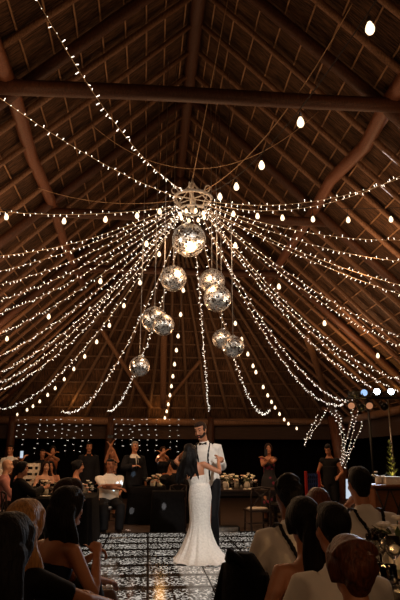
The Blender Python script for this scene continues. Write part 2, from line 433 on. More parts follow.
def sock_mesh():
    g = G(); g.lathe([(.014, -.022), (.015, .0), (.012, .02), (.006, .03)], 8); return g.mesh('socket')
SOCK = sock_mesh(); SOCK.materials.append(DARKCABLE)
def pt_mesh():
    g = G(); g.tube([(0, 0, 0), (0, 0, .02)], .004, 4); g.ell((0, 0, .030), (.0058, .0058, .0082), 6, 4); return g.mesh('bulb')
FAIRY = pt_mesh(); FAIRY.materials.append(BULB)
FAIRYC = pt_mesh(); FAIRYC.materials.clear(); FAIRYC.materials.append(COOL)
for m_ in (GLOBE, SOCK, FAIRY, FAIRYC): m_.polygons.foreach_set('use_smooth', [True] * len(m_.polygons))
def inst(name, me, parent, loc, rot=None, sc=None):
    o = bpy.data.objects.new(name, me); COL.objects.link(o); o.parent = parent; o.location = loc
    if rot is not None: o.rotation_euler = rot
    if sc: o.scale = (sc, sc, sc)
    return o
for i in range(8):
    a = 2 * PI * i / 8 + .2
    so = inst('socket', SOCK, ch, (RR * .66 * math.cos(a), RR * .66 * math.sin(a), -.235)); inst('bulb', GLOBE, so, (0, 0, 0), sc=.85)

# ------------------------------------------------------------------ strings
def sagpath(a, b, sag, k=40): 
    return [a.lerp(b, t) - V((0, 0, sag * 4 * t * (1 - t))) for t in [i / k for i in range(k + 1)]]
def fitsag(a, b, mid):
    best = (1e9, 0)
    for i in range(-10, 90):
        sg = i * .03; d = min((prj(p) - V(mid)).length for p in sagpath(a, b, sg, 60))
        if d < best[0]: best = (d, sg)
    return best[1]
def along(path, step, start=.0):
    out = []; acc = start
    for p, q in zip(path, path[1:]):
        L = (q - p).length
        while acc < L: out.append((p.lerp(q, acc / L), (q - p).normalized())); acc += step
        acc -= L
    return out
SIDE = {}
def fairy(path, label, group=None, step=.09, me=None, name='fairy_light_string', wr=.0042, cab=None, maxn=99, sc=1.0):
    org = path[0]; root = tag(empty(name, org), label, 'string lights', group)
    g = G(); g.tube([p - org for p in path], wr, 5); g.build('cable', cab or CABLE, root)
    L = sum((q - p).length for p, q in zip(path, path[1:])); step = max(step, L / maxn)
    for p, t in along(path, step, step * .5):
        d = V((rnd.gauss(0, 1), rnd.gauss(0, 1), rnd.gauss(-.3, 1))); d = (d - t * d.dot(t)).normalized()
        inst('bulb', me or FAIRY, root, p - org + d * rnd.uniform(0, .012), d.to_track_quat('Z', 'Y').to_euler(), sc * rnd.uniform(.9, 1.15))
    return root
def hubpt(far, z=-.05, r=.24):
    d = V((far.x - HUB.x, far.y - HUB.y, 0)).normalized(); return HUB + d * r + V((0, 0, z))
# (far pixel, mid pixel, words)
SP = [
 ((-22, 257), (100, 235), 'the topmost of the fairy strings fanning left, ending highest on the left edge'),
 ((-22, 276), (100, 240), 'second from the top of the fairy strings fanning left below the bulb festoon'),
 ((-22, 289), (100, 248), 'third from the top of the fairy strings fanning to the left edge'),
 ((-22, 306), (100, 256), 'fourth from the top of the fairy strings fanning to the left edge'),
 ((-22, 320), (100, 265), 'fifth from the top of the fairy strings fanning to the left edge'),
 ((-22, 342), (100, 276), 'fairy string just above the widely spaced globe bulbs at the left edge'),
 ((-22, 364), (82, 303), 'upper string of the dense lower-left bundle of fairy lights'),
 ((-22, 377), (90, 310), 'second string of the dense lower-left bundle of fairy lights'),
 ((-22, 389), (96, 310), 'third string of the dense lower-left bundle of fairy lights'),
 ((-22, 394), (98, 315), 'lowest string of the dense lower-left bundle of fairy lights'),
 ((-12, 408), (100, 327), 'fairy string that sweeps down left to the far left corner of the roof'),
 ((62, 411), (118, 360), 'fairy string ending in a loop beside the orange glow on the far left eave'),
 ((108, 411), (151, 334), 'fairy string hanging behind the lowest mirror ball'),
 ((209, 414), (203, 340), 'fairy string dropping straight down behind the groom from the chandelier'),
 ((270, 410), (234, 358), 'fairy string curling up to the far eave right of the groom'),
 ((344, 404), (272, 345), 'lower of the two strings that run to the light-wrapped right post'),
 ((353, 401), (300, 371), 'upper of the two strings that run to the light-wrapped right post'),
 ((372, 387), (300, 331), 'fairy string reaching the roof just left of the stage lamps'),
 ((425, 397), (300, 324), 'fairy string passing just above the two bright stage lamps'),
 ((425, 384), (300, 317), 'fairy string two above the bright stage lamps on the right edge'),
 ((425, 356), (300, 287), 'lower of the paired strings between the right globe bulbs'),
 ((425, 346), (300, 280), 'upper of the paired strings between the right globe bulbs'),
 ((425, 302), (300, 257), 'fourth fairy string down on the right edge under the globe festoon'),
 ((425, 291), (300, 252), 'third fairy string down on the right edge under the globe festoon'),
 ((425, 263), (300, 242), 'second fairy string down on the right edge under the globe festoon'),
 ((425, 239), (300, 231), 'first fairy string under the globe festoon on the right edge'),
 ((425, 168), (300, 203), 'upper of the two fairy strings rising to the right edge above the festoon'),
 ((418, 166), (290, 209), 'lower of the two fairy strings rising to the right edge above the festoon'),
 ((-22, 82), (60, 140), 'fairy string rising from the chandelier to the upper left edge'),
 ((-22, 209), (90, 214), 'level fairy string along the globe festoon to the left edge'),
]
for far, mid, words_ in SP:
    B = hit(*far); A = hubpt(B, rnd.uniform(-.16, -.05))
    if abs(far[0] - 209) < 1: B = aty(209, 411, 18.6)
    s = fitsag(A, B, mid)
    fairy(sagpath(A, B, s), words_.replace('fairy string', 'fairy light string'), 'fairy lights under the roof', .095)
# the one that comes overhead towards the camera
B = aty(20, -32, 4.4); A = hubpt(B, 0)
fairy(sagpath(A, B, fitsag(A, B, (100, 103)), 50), 'fairy light string passing overhead to the top left, with the largest bulbs', 'fairy lights under the roof', .09)
# loose tail curls at the far eave
def festoon(path, bulbs_px, label, sc=1.0, cab=None, drop=.05, wr=.005):
    org = path[0]; root = tag(empty('globe_festoon', org), label, 'string lights', 'globe bulb festoons')
    g = G(); g.tube([p - org for p in path], wr, 5); g.build('cable', cab or DARKCABLE, root)
    fine = [p.lerp(q, k / 12) for p, q in zip(path, path[1:]) for k in range(12)]
    pp = [prj(p - V((0, 0, drop + .07 * sc))) for p in fine]
    for b in bulbs_px:
        i = min(range(len(fine)), key=lambda j: (pp[j] - V(b)).length)
        so = inst('socket', SOCK, root, fine[i] - org - V((0, 0, drop)), sc=sc); inst('bulb', GLOBE, so, (0, 0, 0))
        if drop > .06:
            gg = G(); gg.tube([(0, 0, 0), (0, 0, drop / sc)], .004, 5); gg.build('drop_wire', DARKCABLE, so)
    return root
def fest(far, mid, bulbs, label, sc=1.0, y=None, drop=.05, cab=None, r=.2):
    B = aty(*far, y) if y else hit(*far); A = hubpt(B, -.03, r)
    festoon(sagpath(A, B, fitsag(A, B, mid)), bulbs, label, sc, cab, drop)
fest((-30, 203), (100, 212), [(8, 205), (64, 211), (105, 213), (137, 215), (160, 214)], 'level globe bulb festoon running to the left edge, with the largest left bulb', 1.05)
fest((-30, 347), (99, 276), [(44, 309), (99, 279), (147, 245), (2, 328)], 'globe bulb festoon with few bulbs, running down to the left through the fairy strings', 1.1)
fest((14, 412), (72, 366), [(17, 414), (26, 408), (32, 405), (38, 399), (46, 393), (53, 386), (62, 377), (72, 367), (82, 354), (94, 340), (108, 324), (121, 304), (138, 281), (158, 254)], 'globe bulb festoon sweeping down to the far left corner with closely set lower bulbs', 1.0)
fest((161, 418), (171, 382), [(162, 417), (165, 411), (167, 404), (169, 395), (170, 386), (172, 376), (174, 364), (176, 350), (178, 336), (182, 315), (184, 290)], 'globe bulb festoon dropping to the far eave just left of the bride', .95)
fest((306, 423), (262, 378), [(239, 322), (244, 338), (250, 353), (255, 365), (259, 371), (265, 386), (270, 394), (273, 401), (276, 407), (281, 413), (286, 418), (291, 421), (298, 424)], 'globe bulb festoon curving down to the far eave right of the groom', .95)
fest((430, 368), (280, 283), [(234, 247), (280, 285), (330, 316), (384, 343)], 'globe bulb festoon with four bulbs running down to the right above the stage lamps', 1.05)
fest((430, 206), (320, 208), [(257, 221), (282, 224), (313, 225), (348, 225), (391, 223), (233, 219)], 'level globe bulb festoon running to the right edge on a dark wire', 1.0, drop=.12)
fest((402, -40), (303, 105), [(223, 203), (238, 189), (263, 167), (303, 125), (373, 30)], 'globe bulb festoon rising overhead to the top right, with the largest bulb of all', 1.0, y=2.6, drop=.06)
# support cables
def cable(name, pts, label, r=.005, m=None):
    org = V(pts[0]); g = G(); g.tube([V(p) - org for p in pts], r, 5); o = g.build(name, m or ROPE, None, loc=org); return tag(o, label, 'cable')
B = hit(229, -6); cable('hanging_rope', sagpath(HUB + V((0, 0, .34)), B, 0, 4), 'thin rope holding the hoop chandelier up from the ridge', .007)
B = hit(352, 4); A = hubpt(B, .02, .3); cable('support_cable', sagpath(A, B, fitsag(A, B, (263, 140))), 'pale cable rising from the chandelier to the upper right roof', .007)
A = hit(92, 125); B = hit(318, 112); cable('support_cable', sagpath(A, B, fitsag(A, B, (205, 168))), 'sagging cable slung across the roof above the chandelier', .006)
B = hit(38, 188); A = hubpt(B, .0, .3); cable('support_cable', sagpath(A, B, fitsag(A, B, (110, 203))), 'thin grey cable from the chandelier to the left slope above the festoon', .005)

# ------------------------------------------------------------------ mirror balls
def facet_mat():
    m = bpy.data.materials.new('mirror_facet'); m.use_nodes = True; nt = m.node_tree; b = nt.nodes['Principled BSDF']
    b.inputs['Metallic'].default_value = 1; b.inputs['Base Color'].default_value = (.93, .90, .86, 1); b.inputs['Roughness'].default_value = .16
    tc = nt.nodes.new('ShaderNodeTexCoord'); v = nt.nodes.new('ShaderNodeTexWhiteNoise'); at = nt.nodes.new('ShaderNodeAttribute'); at.attribute_name = 'facet'
    v.noise_dimensions = '1D'; nt.links.new(at.outputs['Fac'], v.inputs['W'])
    mr = nt.nodes.new('ShaderNodeMapRange'); mr.inputs[3].default_value = .12; mr.inputs[4].default_value = .55
    nt.links.new(v.outputs['Value'], mr.inputs[0]); nt.links.new(mr.outputs[0], b.inputs['Roughness'])
    return m
FACET = facet_mat(); GROUT = mat('ball_grout', '#6b6259', .4, .6, bump=0)
def ball_mesh(r, nu=56, nv=28):
    g = G(); g.cur = 0; rr = random.Random(3)
    g.ell((0, 0, 0), r * .985, 32, 16); g.mi = [1] * len(g.f); g.cur = 0
    for i in range(nv):
        a0 = -PI / 2 + PI * (i + .08) / nv; a1 = -PI / 2 + PI * (i + .92) / nv
        n = max(4, int(nu * math.cos((a0 + a1) / 2) + .5)); sh = rr.random()
        for j in range(n):
            b0 = 2 * PI * (j + sh + .06) / n; b1 = 2 * PI * (j + sh + .94) / n
            cs = [V((math.cos(b) * math.cos(a), math.sin(b) * math.cos(a), math.sin(a))) * r for a, b in ((a0, b0), (a0, b1), (a1, b1), (a1, b0))]
            c = sum(cs, V()) / 4; nrm = c.normalized()
            q = MX.Rotation(rr.gauss(0, .06), 3, 'X') @ MX.Rotation(rr.gauss(0, .06), 3, 'Y') @ MX.Rotation(rr.gauss(0, .03), 3, 'Z')
            cs = [c + nrm * r * .012 + q @ (p - c) for p in cs]
            g.add(cs, [(0, 1, 2, 3)])
    me = g.mesh('ball'); me.materials.append(FACET); me.materials.append(GROUT); me.polygons.foreach_set('material_index', g.mi)
    at = me.attributes.new('facet', 'FLOAT', 'FACE'); at.data.foreach_set('value', [float(i * 1.37) for i in range(len(me.polygons))])
    return me
balls = [((189, 240), 33.5, 8.35, 'largest mirror ball, hanging right under the hoop chandelier', None),
         ((173.5, 278.5), 26, 8.6, 'mirror ball on the left below the largest one, alone on its level', None),
         ((212, 281.5), 25.5, 8.9, 'mirror ball tucked behind the big right-hand one', (212, 210)),
         ((217.4, 298.4), 27.5, 8.3, 'right-hand mirror ball hanging in front of another', None),
         ((154.5, 319.5), 25.5, 8.8, 'rear mirror ball of the overlapping pair on the left', None),
         ((163.5, 325), 21.5, 8.2, 'small front mirror ball of the overlapping pair on the left', None),
         ((139.5, 366.5), 20, 8.7, 'lowest mirror ball, hanging alone at the left on a long wire', None),
         ((222, 339), 19.5, 9.35, 'rear small mirror ball of the lowest pair on the right', None),
         ((233.2, 346.5), 22, 8.4, 'front mirror ball of the lowest pair on the right, on a long straight wire', None)]
for (px, py), d, y, lb, _ in balls:
    c = aty(px, py, y); zc = y * math.cos(TILT) + (c.z - CAMH) * math.sin(TILT); r = d / 2 * zc / FPX / 1.0
    rt = tag(empty('mirror_ball', c), lb, 'mirror ball', 'mirror balls over the dance floor')
    b_ = link('ball', ball_mesh(r), rt, False); b_.rotation_euler = (0, 0, rnd.uniform(0, 6))
    g = G(); g.lathe([(.03, r * .97), (.03, r * 1.06), (.012, r * 1.1)], 10); g.build('cap', STEEL, rt)
    top = ZR - abs(c.x - XR) * PT - .1 - c.z
    if py == 240: top = HUB.z - c.z - .2
    elif abs(c.x - HUB.x) < .36 and False: top = HUB.z - c.z
    g = G(); g.tube([(0, 0, r * 1.08), (0, 0, top)], .0055, 5); g.build('hanging_wire', STEEL, rt)

# ------------------------------------------------------------------ curtain of light strands along the far side
CY = 17.6
row = cable('curtain_cable', [aty(-6, 415, CY), aty(100, 416, CY), aty(200, 419, CY), aty(306, 424, CY)], 'thin cable along the far eave from which the light strands hang', .008, DARKCABLE)
for k, (x0, y0, x1, y1) in enumerate([(18, 419, 17, 442), (26, 419, 23, 446), (41, 415, 34, 458), (48, 417, 47, 448), (55, 415, 54, 448), (69, 413, 65, 456), (76, 418, 74, 456),
        (83, 417, 81, 453), (92, 414, 89, 442), (115, 415, 115, 448), (123, 413, 122, 451), (129, 417, 130, 449), (133, 416, 134, 452), (141, 416, 140, 452), (148, 418, 147, 455), (157, 418, 155, 454), (170, 416, 171, 453), (178, 413, 177, 456), (194, 412, 194, 424), (40, 418, 41, 436), (62, 417, 61, 440)]):
    A = aty(x0, 417, CY); B = aty(x1, y1, CY)
    fairy([A.lerp(B, t / 8) + V((.01 * math.sin(t * 2 + k), 0, 0)) for t in range(9)], 'strand %s of the curtain of hanging lights behind the guests' % ('hanging from the far eave cable',) if False else
          'hanging light strand, ' + ['first from the left edge', 'second from the left edge', 'third from the left, the long slanting one', 'fourth from the left edge', 'fifth from the left edge', 'long one left of the couple of guests in the middle', 'seventh from the left edge', 'eighth from the left edge', 'last of the left group before the dark post', 'first right of the post, over the raised phone', 'second right of the post', 'third right of the post', 'over the left shoulder of the grey-haired man', 'over the head of the grey-haired man', 'right of the grey-haired man', 'second right of the grey-haired man', 'left of the globe bulbs near the bride', 'just left of the bride', 'short one over the groom', 'short one between the third and fourth', 'short one between the fifth and the long one'][k],
          'curtain of hanging light strands',   rnd.uniform(.14, .18), FAIRYC, 'light_strand', .003, DARKCABLE, sc=1.35)
# lights wrapped round the right post and hung from its branches
PT0 = V((6.45, 18.9, 0))
def px_path(pts, y): return [aty(a, b, y) for a, b in pts]
fairy(px_path([(345, 404), (336, 402), (328, 408), (324, 416), (318, 425), (311, 434), (305, 443), (306, 447)], 18.45), 'light string hanging in a tail left of the wrapped post', 'lights on the right post', .09, sc=1.3)
fairy(px_path([(318, 414), (315, 420), (311, 428), (307, 436), (304, 446)], 18.45), 'outer light tail left of the wrapped post', 'lights on the right post', .09, sc=1.3)
fairy(px_path([(330, 410), (336, 418), (340, 428), (342, 440), (342, 452), (341, 462), (340, 472)], 18.45), 'light string that follows the trunk of the wrapped post down', 'lights on the right post', .09, sc=1.3)
fairy(px_path([(333, 408), (339, 416), (342, 426), (344, 436), (345, 450), (343, 466)], 18.45), 'second light string wound down the wrapped post', 'lights on the right post', .09, sc=1.3)
fairy(px_path([(353, 408), (351, 420), (348, 434), (345, 446), (342, 460)], 17.3), 'light string slanting down right of the wrapped post, nearest the trunk', 'lights on the right post', .10, sc=1.3)
fairy(px_path([(358, 410), (355, 424), (351, 440), (347, 452), (344, 464)], 17.3), 'light string slanting down right of the wrapped post, in the middle', 'lights on the right post', .10, sc=1.3)
fairy(px_path([(366, 412), (361, 426), (355, 442), (349, 456), (344, 468)], 17.3), 'light string slanting down right of the wrapped post, outermost', 'lights on the right post', .10, sc=1.3)
log('branch', [aty(346, 432, 18.8), aty(334, 412, 18.6), aty(322, 408, 18.6)], .07, LOGRED, 0)
log('branch', [aty(348, 436, 18.8), aty(352, 418, 18.2), aty(359, 409, 17.3), aty(367, 410, 17.25)], .07, LOGRED, 0)
# ------------------------------------------------------------------ people
SKIN = {'tan': mat('skin_tan', '#b57a58', .5, nscale=12, var=.08, bump=.04), 'fair': mat('skin_fair', '#d2a183', .5, nscale=12, var=.08, bump=.04),
        'deep': mat('skin_deep', '#8a5539', .5, nscale=12, var=.08, bump=.04)}
HAIRC = {'black': mat('hair_black', '#0d0908', .6, nscale=40, var=.5, bump=.5, stretch=(2.5, 2.5, .25), spec=.2),
         'brown': mat('hair_brown', '#2c1a10', .6, nscale=40, var=.5, bump=.5, stretch=(2.5, 2.5, .25), spec=.2),
         'auburn': mat('hair_auburn', '#5a3018', .42, nscale=40, var=.5, bump=.5, stretch=(2.5, 2.5, .25), spec=.2),
         'blonde': mat('hair_blonde', '#a87a48', .42, nscale=40, var=.45, bump=.5, stretch=(2.5, 2.5, .25), spec=.2),
         'grey': mat('hair_grey', '#77706a', .45, nscale=40, var=.4, bump=.5, stretch=(2.5, 2.5, .25), spec=.2)}
CL = {'white': mat('cotton_white', '#e6e1d8', .8, nscale=9, var=.06, bump=.35, spec=.2), 'pink': mat('cotton_pink', '#b98078', .8, nscale=9, var=.1, bump=.35, spec=.2),
      'black': mat('suit_black', '#0f0e10', .75, nscale=9, var=.2, bump=.3, spec=.2), 'navy': mat('dress_navy', '#141a33', .7, nscale=9, var=.2, bump=.3, spec=.25),
      'charcoal': mat('suit_charcoal', '#17171a', .75, nscale=9, var=.2, bump=.3, spec=.2), 'wine': mat('dress_wine', '#3a0f18', .7, nscale=9, var=.2, bump=.3),
      'cream': mat('cotton_cream', '#cfc2ad', .8, nscale=9, var=.08, bump=.35, spec=.2), 'leather': mat('shoe_leather', '#120d0a', .3, nscale=20, var=.2, bump=.05, spec=.5),
      'orange': mat('dress_orange', '#8d4a22', .75, nscale=9, var=.2, bump=.3), 'dusty': mat('dress_dusty', '#6d5348', .75, nscale=9, var=.2, bump=.3),
      'gold': mat('bracelet_gold', '#c79a4a', .3, .9, bump=.02), 'lip': mat('lip', '#8c3f38', .5, bump=0), 'eye': mat('eye', '#120c0a', .1, bump=0)}
def floral_mat():
    m = mat('dress_floral', '#141018', .75, bump=.3, nscale=9); m = m.copy(); m.name = 'dress_floral_print'; nt = m.node_tree; b = nt.nodes['Principled BSDF']
    v = nt.nodes.new('ShaderNodeTexVoronoi'); v.inputs['Scale'].default_value = 8; tc = nt.nodes.new('ShaderNodeTexCoord')
    nt.links.new(tc.outputs['Object'], v.inputs['Vector']); r = nt.nodes.new('ShaderNodeValToRGB')
    for p, c in ((.0, (.30, .03, .07, 1)), (.25, (.22, .02, .06, 1)), (.34, (.012, .010, .014, 1))):
        e = r.color_ramp.elements.new(p); e.color = c
    r.color_ramp.elements.remove(r.color_ramp.elements[0]); r.color_ramp.elements[-1].color = (.012, .010, .014, 1)
    nt.links.new(v.outputs['Distance'], r.inputs[0]); nt.links.new(r.outputs[0], b.inputs['Base Color']); return m
CL['floral'] = floral_mat()
def lace_mat():
    m = mat('gown_lace', '#e9e4dc', .7, nscale=38, var=.10, bump=.6, spec=.25); return m
CL['lace'] = lace_mat()

def ik(a, b, l1, l2, hint):
    a, b = V(a), V(b); d = b - a; L = min(max(d.length, 1e-3), (l1 + l2) * .995); u = d.normalized()
    b2 = a + u * L; x = (l1 * l1 - l2 * l2 + L * L) / (2 * L); h = math.sqrt(max(0, l1 * l1 - x * x))
    hn = V(hint) - u * V(hint).dot(u)
    hn = hn.normalized() if hn.length > 1e-5 else u.orthogonal().normalized()
    return a + u * x + hn * h, b2
TORSO_M = [(-.10, .150, .118, 0), (-.04, .163, .122, -.004), (.03, .160, .118, 0), (.12, .148, .108, .004), (.22, .155, .110, .004), (.32, .172, .117, .002), (.39, .176, .112, -.004), (.435, .152, .088, -.012), (.478, .098, .072, -.014), (.52, .068, .062, -.012)]
TORSO_F = [(-.10, .155, .118, -.004), (-.04, .168, .124, -.008), (.03, .155, .112, -.002), (.12, .122, .090, .004), (.20, .118, .088, .006), (.30, .136, .098, .008), (.38, .146, .098, 0), (.44, .138, .078, -.010), (.48, .095, .062, -.014), (.515, .055, .054, -.012)]
class Person: pass
def person(label, loc, rz, h=1.75, sex='m', seated=False, lean=(0, 0, 0), head=(0, 0, 0), hands=None, hints=None, curl=(.5, .5), palm=None, feet=None, knees=None,
           skin='tan', hair=('short', 'brown'), top=None, bottom=None, voxel=.014, cv=.016, shoes=True, seat=.46, extra=None, group=None):
    P = Person(); s = h / 1.75; P.s = s; f = sex == 'f'; T = TORSO_F if f else TORSO_M
    hipz = (seat + .085) if seated else .93 * s
    Rt = MX.Rotation(R(lean[2]), 3, 'Z') @ MX.Rotation(-R(lean[0]), 3, 'X') @ MX.Rotation(R(lean[1]), 3, 'Y')
    O = V((0, 0, hipz)); P.O = O; P.Rt = Rt
    tp = lambda p: O + Rt @ (V(p) * s)
    P.tp = tp
    sx = .155 if f else .182
    sz = .445 if f else .425
    sh = {-1: tp((-sx, -.008, sz)), 1: tp((sx, -.008, sz))}
    hd = R(head[0]); Rh = MX.Rotation(hd, 3, 'Z') @ MX.Rotation(-R(head[1]), 3, 'X') @ MX.Rotation(R(head[2]), 3, 'Y')
    nk = tp((0, -.012, .515)); nt_ = nk + (Rt @ V((0, .012, .085)) * .6 + Rh @ V((0, .012, .085)) * .4) * s
    hc = nt_ + Rh @ V((0, .02, .085)) * s; P.hc = hc; P.Rh = Rh
    hp = lambda p: hc + Rh @ (V(p) * s); P.hp = hp
    # arms
    if hands is None:
        hands = [(-.25, .05, hipz - .14 * s), (.25, .05, hipz - .14 * s)] if not seated else [(-.14, .36, seat + .20), (.14, .36, seat + .20)]
    hints = hints or [(-.6, -.6, -.5), (.6, -.6, -.5)]
    arm = {}
    for i, sd in enumerate((-1, 1)):
        e, wv = ik(sh[sd], hands[i], .285 * s, .255 * s, hints[i]); arm[sd] = (sh[sd], e, wv)
    P.arm = arm
    # legs
    hips = {sd: O + MX.Rotation(R(lean[2]) * .5, 3, 'Z') @ V((sd * .088, 0, -.02)) * s for sd in (-1, 1)}
    if feet is None:
        feet = [(-.10, -.01, .085 * s), (.10, .01, .085 * s)] if not seated else [(-.12, .44 * s, .085), (.12, .44 * s, .085)]
    knees = knees or [(0, 1, .1)] * 2 if not seated else knees or [(-.1, .5, 1), (.1, .5, 1)]
    leg = {}
    for i, sd in enumerate((-1, 1)):
        k, a = ik(hips[sd], feet[i], .43 * s, .42 * s, knees[i]); leg[sd] = (hips[sd], k, a)
    P.leg = leg
    def torso(g, inf, z0, z1, n=18):
        rows = []
        zs = sorted(set([z0, z1] + [t[0] for t in T if z0 < t[0] < z1]))
        for z in zs:
            for a, b in zip(T, T[1:]):
                if a[0] <= z <= b[0]:
                    q = (z - a[0]) / (b[0] - a[0]); rows.append((z, *[a[k] + (b[k] - a[k]) * q for k in (1, 2, 3)])); break
        g.tube([tp((0, r[3], r[0])) for r in rows], [((r[1]) * s + inf, (r[2]) * s + inf) for r in rows], n, ref=Rt @ V((0, 1, 0)))
        if f and z1 > .36:
            for sd in (-1, 1): g.ell(tp((sd * .065, .088, .325)), .056 * s + inf)
    def arms(g, inf, fr, sides=(-1, 1), ease=1.0):
        for sd in sides:
            a, e, wv = arm[sd]; k = .86 if f else 1
            full = [(a + (tp((0, 0, .42)) - a) * .25, .060), (a, .060), (a.lerp(e, .35), .051), (a.lerp(e, .75), .043), (e, .041), (e.lerp(wv, .3), .042), (e.lerp(wv, .7), .034), (wv, .027)]
            tt = [0, .0, .2, .38, .5, .65, .85, 1.0]
            pts = [q for q, t in zip(full, tt) if t <= fr]
            if fr < 1 and fr > 0:
                j = len(pts); t0, t1 = tt[j - 1], tt[j]; q = (fr - t0) / (t1 - t0); pts.append((pts[-1][0].lerp(full[j][0], q), pts[-1][1] * (1 - q) + full[j][1] * q))
            g.tube([p for p, r in pts], [r * s * k + inf * (1 + .5 * ease * i / len(pts)) for i, (p, r) in enumerate(pts)], 12)
    def legs(g, inf, fr=1.0, wide=0):
        for sd in (-1, 1):
            a, k, b = leg[sd]
            full = [(a + V((0, 0, .03)), .088), (a.lerp(k, .3), .083), (a.lerp(k, .75), .064), (k, .055), (k.lerp(b, .3), .057), (k.lerp(b, .7), .043), (b, .036)]
            tt = [0, .15, .38, .5, .65, .85, 1]
            pts = [q for q, t in zip(full, tt) if t <= fr]
            if len(pts) < 7:
                j = len(pts); t0, t1 = tt[j - 1], tt[j]; q = (fr - t0) / (t1 - t0); pts.append((pts[-1][0].lerp(full[j][0], q), pts[-1][1] * (1 - q) + full[j][1] * q))
            g.tube([p for p, r in pts], [r * s + inf + wide * i / 7 for i, (p, r) in enumerate(pts)], 14)
    P.torso, P.arms, P.legs = torso, arms, legs
    def foot(g, sd, inf, low=0):
        a, k, b = leg[sd]; fw = (b - k); fw.z = 0
        fw = V((sd * .18, 1, 0)).normalized() if not seated else V((sd * .12, 1, 0)).normalized()
        bz = b.z - .085 * s
        g.tube([V((b.x, b.y, b.z)) - fw * .045 * s, b + fw * .0 * s + V((0, 0, -.03 * s)), b + fw * .09 * s + V((0, 0, -.05 * s)), b + fw * .155 * s + V((0, 0, -.062 * s))],
               [(.03 * s + inf, .03 * s + inf), (.034 * s + inf, .045 * s + inf), (.042 * s + inf, .030 * s + inf), (.034 * s + inf, .018 * s + inf)], 12, ref=(0, 0, 1))
        g.ell(b - fw * .04 * s + V((0, 0, -.055 * s)), (.032 * s + inf, .036 * s + inf, .028 * s + inf))
    # ---- body
    g = G(); torso(g, 0, -.10, T[-1][0]); arms(g, 0, 1.0); legs(g, 0)
    for sd in (-1, 1): foot(g, sd, 0)
    g.tube([tp((0, -.014, .47)), nk, nt_, hc + Rh @ V((0, -.015, -.02)) * s], [(.07 * s, .062 * s), (.058 * s, .058 * s), (.053 * s, .056 * s), (.055 * s, .06 * s)], 12, ref=Rh @ V((0, 1, 0)))
    prof = [(-.116, .022, .055, .02), (-.106, .036, .048, .036), (-.09, .047, .038, .052), (-.065, .056, .025, .067), (-.035, .064, .012, .081), (.0, .071, .0, .094), (.04, .074, -.006, .098), (.075, .066, -.010, .087), (.1, .047, -.012, .064), (.116, .018, -.012, .028)]
    g.tube([hp((0, cy, z)) for z, wx, cy, ry in prof], [(wx * s, ry * s) for z, wx, cy, ry in prof], 20, ref=Rh @ V((0, 1, 0)))
    g.tube([hp((0, .088, .022)), hp((0, .102, -.005)), hp((0, .113, -.026)), hp((0, .094, -.038))], [.009 * s, .011 * s, .016 * s, .012 * s], 8)
    g.tube([hp((-.045, .076, .034)), hp((0, .094, .032)), hp((.045, .076, .034))], .010 * s, 8)
    g.ell(hp((0, .082, -.097)), .022 * s)
    for sd in (-1, 1):
        g.ell(hp((sd * .073, -.006, -.008)), (.011 * s, .020 * s, .031 * s), 10, 7, rot=Rh)
        g.ell(hp((sd * .040, .066, -.03)), (.022 * s, .022 * s, .026 * s))
    # hands
    for i, sd in enumerate((-1, 1)):
        a, e, wv = arm[sd]; d = (wv - e).normalized()
        n = V(palm[i]) if palm and palm[i] else (V((-sd * .8, .2, -.4)) if abs(d.z) > .6 else V((-sd * .3, 0, -1)))
        n = n - d * n.dot(d); n = n.normalized() if n.length > 1e-4 else d.orthogonal().normalized()
        side = d.cross(n).normalized()          # towards one edge of the palm
        inner = V((-sd, .25, .2)); thumb = side if side.dot(inner) > 0 else -side
        k = s * (.92 if f else 1.0)
        g.tube([wv - d * .02 * k, wv + d * .025 * k, wv + d * .085 * k], [(.027 * k, .021 * k), (.038 * k, .018 * k), (.041 * k, .014 * k)], 10, ref=n)
        for j, (o, L) in enumerate(((-.030, .062), (-.010, .078), (.011, .084), (.031, .074))):
            b0 = wv + d * .07 * k - thumb * (-o) * k * 1.0; b0 = wv + d * .07 * k + thumb * o * k
            c = curl[i]; pts = [b0]; u = d; ang = 0
            for seg in (.34, .36, .30):
                ang += c * .75; u = d * math.cos(ang) + n * math.sin(ang); pts.append(pts[-1] + u * (L + .02) * seg * k * 1.05)
            g.tube(pts, [.0105 * k, .0100 * k, .009 * k, .0075 * k], 8)
        b0 = wv + d * .02 * k + thumb * .026 * k
        g.tube([b0, b0 + (d * .6 + thumb * .75 + n * .25) * .036 * k, b0 + (d * 1.1 + thumb * .95 + n * (.3 + .5 * curl[i])) * .055 * k], [.015 * k, .012 * k, .009 * k], 8)
    me = fuse(g, voxel, 3); me.materials.clear(); me.materials.append(SKIN[skin])
    body = link('person', me, None, True, loc, rz); tag(body, label, 'person', group); P.body = body
    # ---- face details
    for sd in (-1, 1):
        gg = G(); gg.ell(hp((sd * .031, .083, .012)), (.0125 * s, .008 * s, .0065 * s), 10, 7, rot=Rh); gg.build('eye', CL['eye'], body)
        gg = G(); gg.tube([hp((sd * .050, .074, .036)), hp((sd * .032, .090, .042)), hp((sd * .015, .094, .036))], .0055 * s, 6); gg.build('eyebrow', HAIRC[hair[1]], body)
    gg = G(); gg.ell(hp((0, .090, -.066)), (.024 * s, .010 * s, .007 * s), 10, 7, rot=Rh); gg.build('mouth', CL['lip'], body)
    # ---- hair
    style, hcname = hair[0], hair[1]
